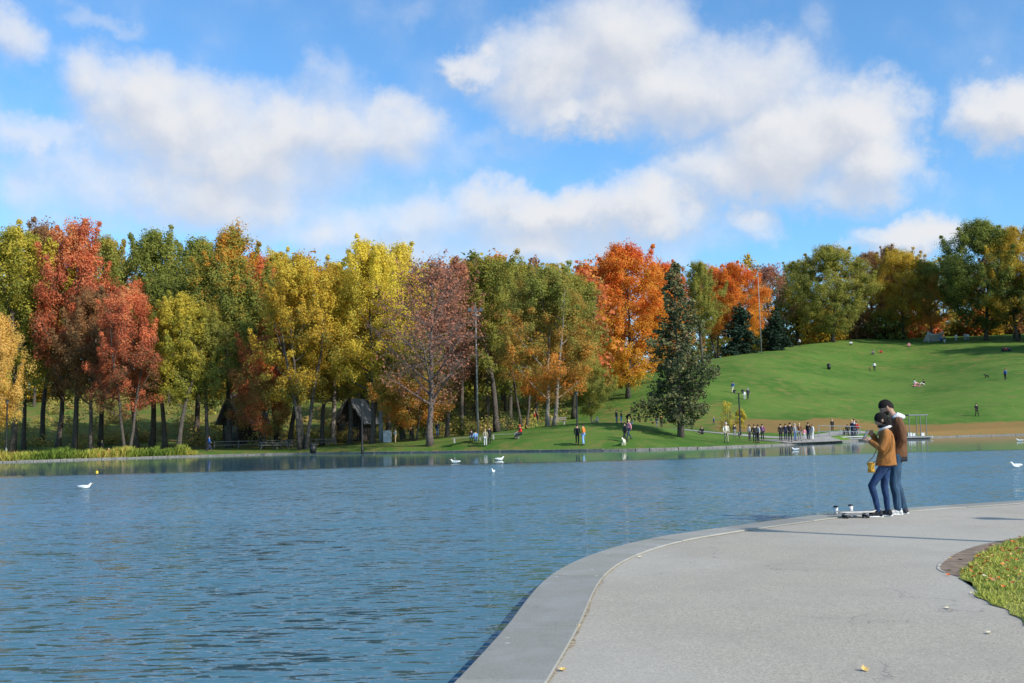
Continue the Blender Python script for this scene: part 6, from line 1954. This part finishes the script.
garment('trousers', legs(J, .088, .072, .060, (.120, .145, .12)), o, cloth((.035, .072, .125), .85, .016, 11, .4))
part(hair_cap(hc, f, up2, side, 1.06, .34, -.02, -.60, 1.075).mesh('hair', hairm, True), 'hair', o, hairm)
def beard_fn(d):
    x, y, z = skull(d, 1.06); dx, dy, dz = d
    t = max(0, min(1, (-.35 - dz) / .1 + .5)) * max(0, min(1, (dx + .15) / .2)) * (0.0 if (abs(dy) < .22 and -.5 < dz < -.38) else 1)
    m_ = lerp(.92, 1.035, t); return x * m_, y * m_, z * m_
part(head_shape(hc, f, up2, side, beard_fn, 40, 30).mesh('beard', hairm, True), 'beard', o, cloth((.05, .032, .022), .8, .004, 60))
sw = cloth((.50, .50, .50), .8, .005, 30)
for s in 'LR':
    shoe(o, J['a' + s], J['t' + s], cloth((.05, .05, .06)) if s == 'R' else sw, sl, 1.08)
    MB().tube([J['a' + s] + Vector((0, 0, .0)), J['a' + s] + Vector((0, 0, .06))], .05, 10).build('sock', simple((.05, .05, .06)), o, True)

# ---- cups and skateboard
for (px, py, lab) in [(836, 514.3, 'paper coffee cup with a black lid farther from the couple'), (851, 512.8, 'paper coffee cup with a black lid standing by the skateboard')]:
    p = at_z(px, py, KZ)
    cup = MB().tube([(0, 0, 0), (0, 0, .115)], [.029, .039], 20).build('coffee_cup', simple((.62, .61, .60), .6, 0, .05), None, True, loc=(p.x, p.y, KZ + .001))
    tag(cup, lab, 'cup', 'coffee cups on the coping')
    MB().tube([(0, 0, .113), (0, 0, .118), (0, 0, .124), (0, 0, .137)], [.042, .043, .037, .035], 20).build('lid', simple((.02, .02, .022), .4), cup, True)
pa = at_z(839.5, 518.3, 0); pb = at_z(873, 517.6, 0)
c_ = (pa + pb) / 2; dd = pb - pa
sk = empty('skateboard', (c_.x, c_.y, 0), math.atan2(dd.y, dd.x), 'pale skateboard with dark wheels resting at the feet of the couple', 'skateboard')
mb = MB(); n = 14; L = dd.length / 2 + .05
for z in (.088, .100):
    for j in (-1, 1):
        for k in range(n + 1):
            q = -1 + 2 * k / n; w = .10 * (1 - abs(q) ** 6 * .75); mb.v.append((q * L, j * w, z + max(0, abs(q) - .8) * .12))
m1 = n + 1
for k in range(n):
    mb.f += [(k, m1 + k, m1 + k + 1, k + 1), (2 * m1 + k, 2 * m1 + k + 1, 3 * m1 + k + 1, 3 * m1 + k), (k, k + 1, 2 * m1 + k + 1, 2 * m1 + k), (m1 + k, 3 * m1 + k, 3 * m1 + k + 1, m1 + k + 1)]
mb.f += [(0, 2 * m1, 3 * m1, m1), (n, m1 + n, 3 * m1 + n, 2 * m1 + n)]
mb.build('deck', simple((.55, .50, .46), .6, 0, .15, 12), sk, True)
for x in (-.17, .15):
    o_ = MB().box((x, 0, .062), (.05, .17, .03)).build('truck', simple((.40, .40, .41), .4, .6), sk, bevel=.004)
    for y in (-.085, .085):
        MB().tube([(x, y - .018, .031), (x, y + .018, .031)], .030, 16).build('wheel', simple((.03, .03, .032), .5), sk, True)
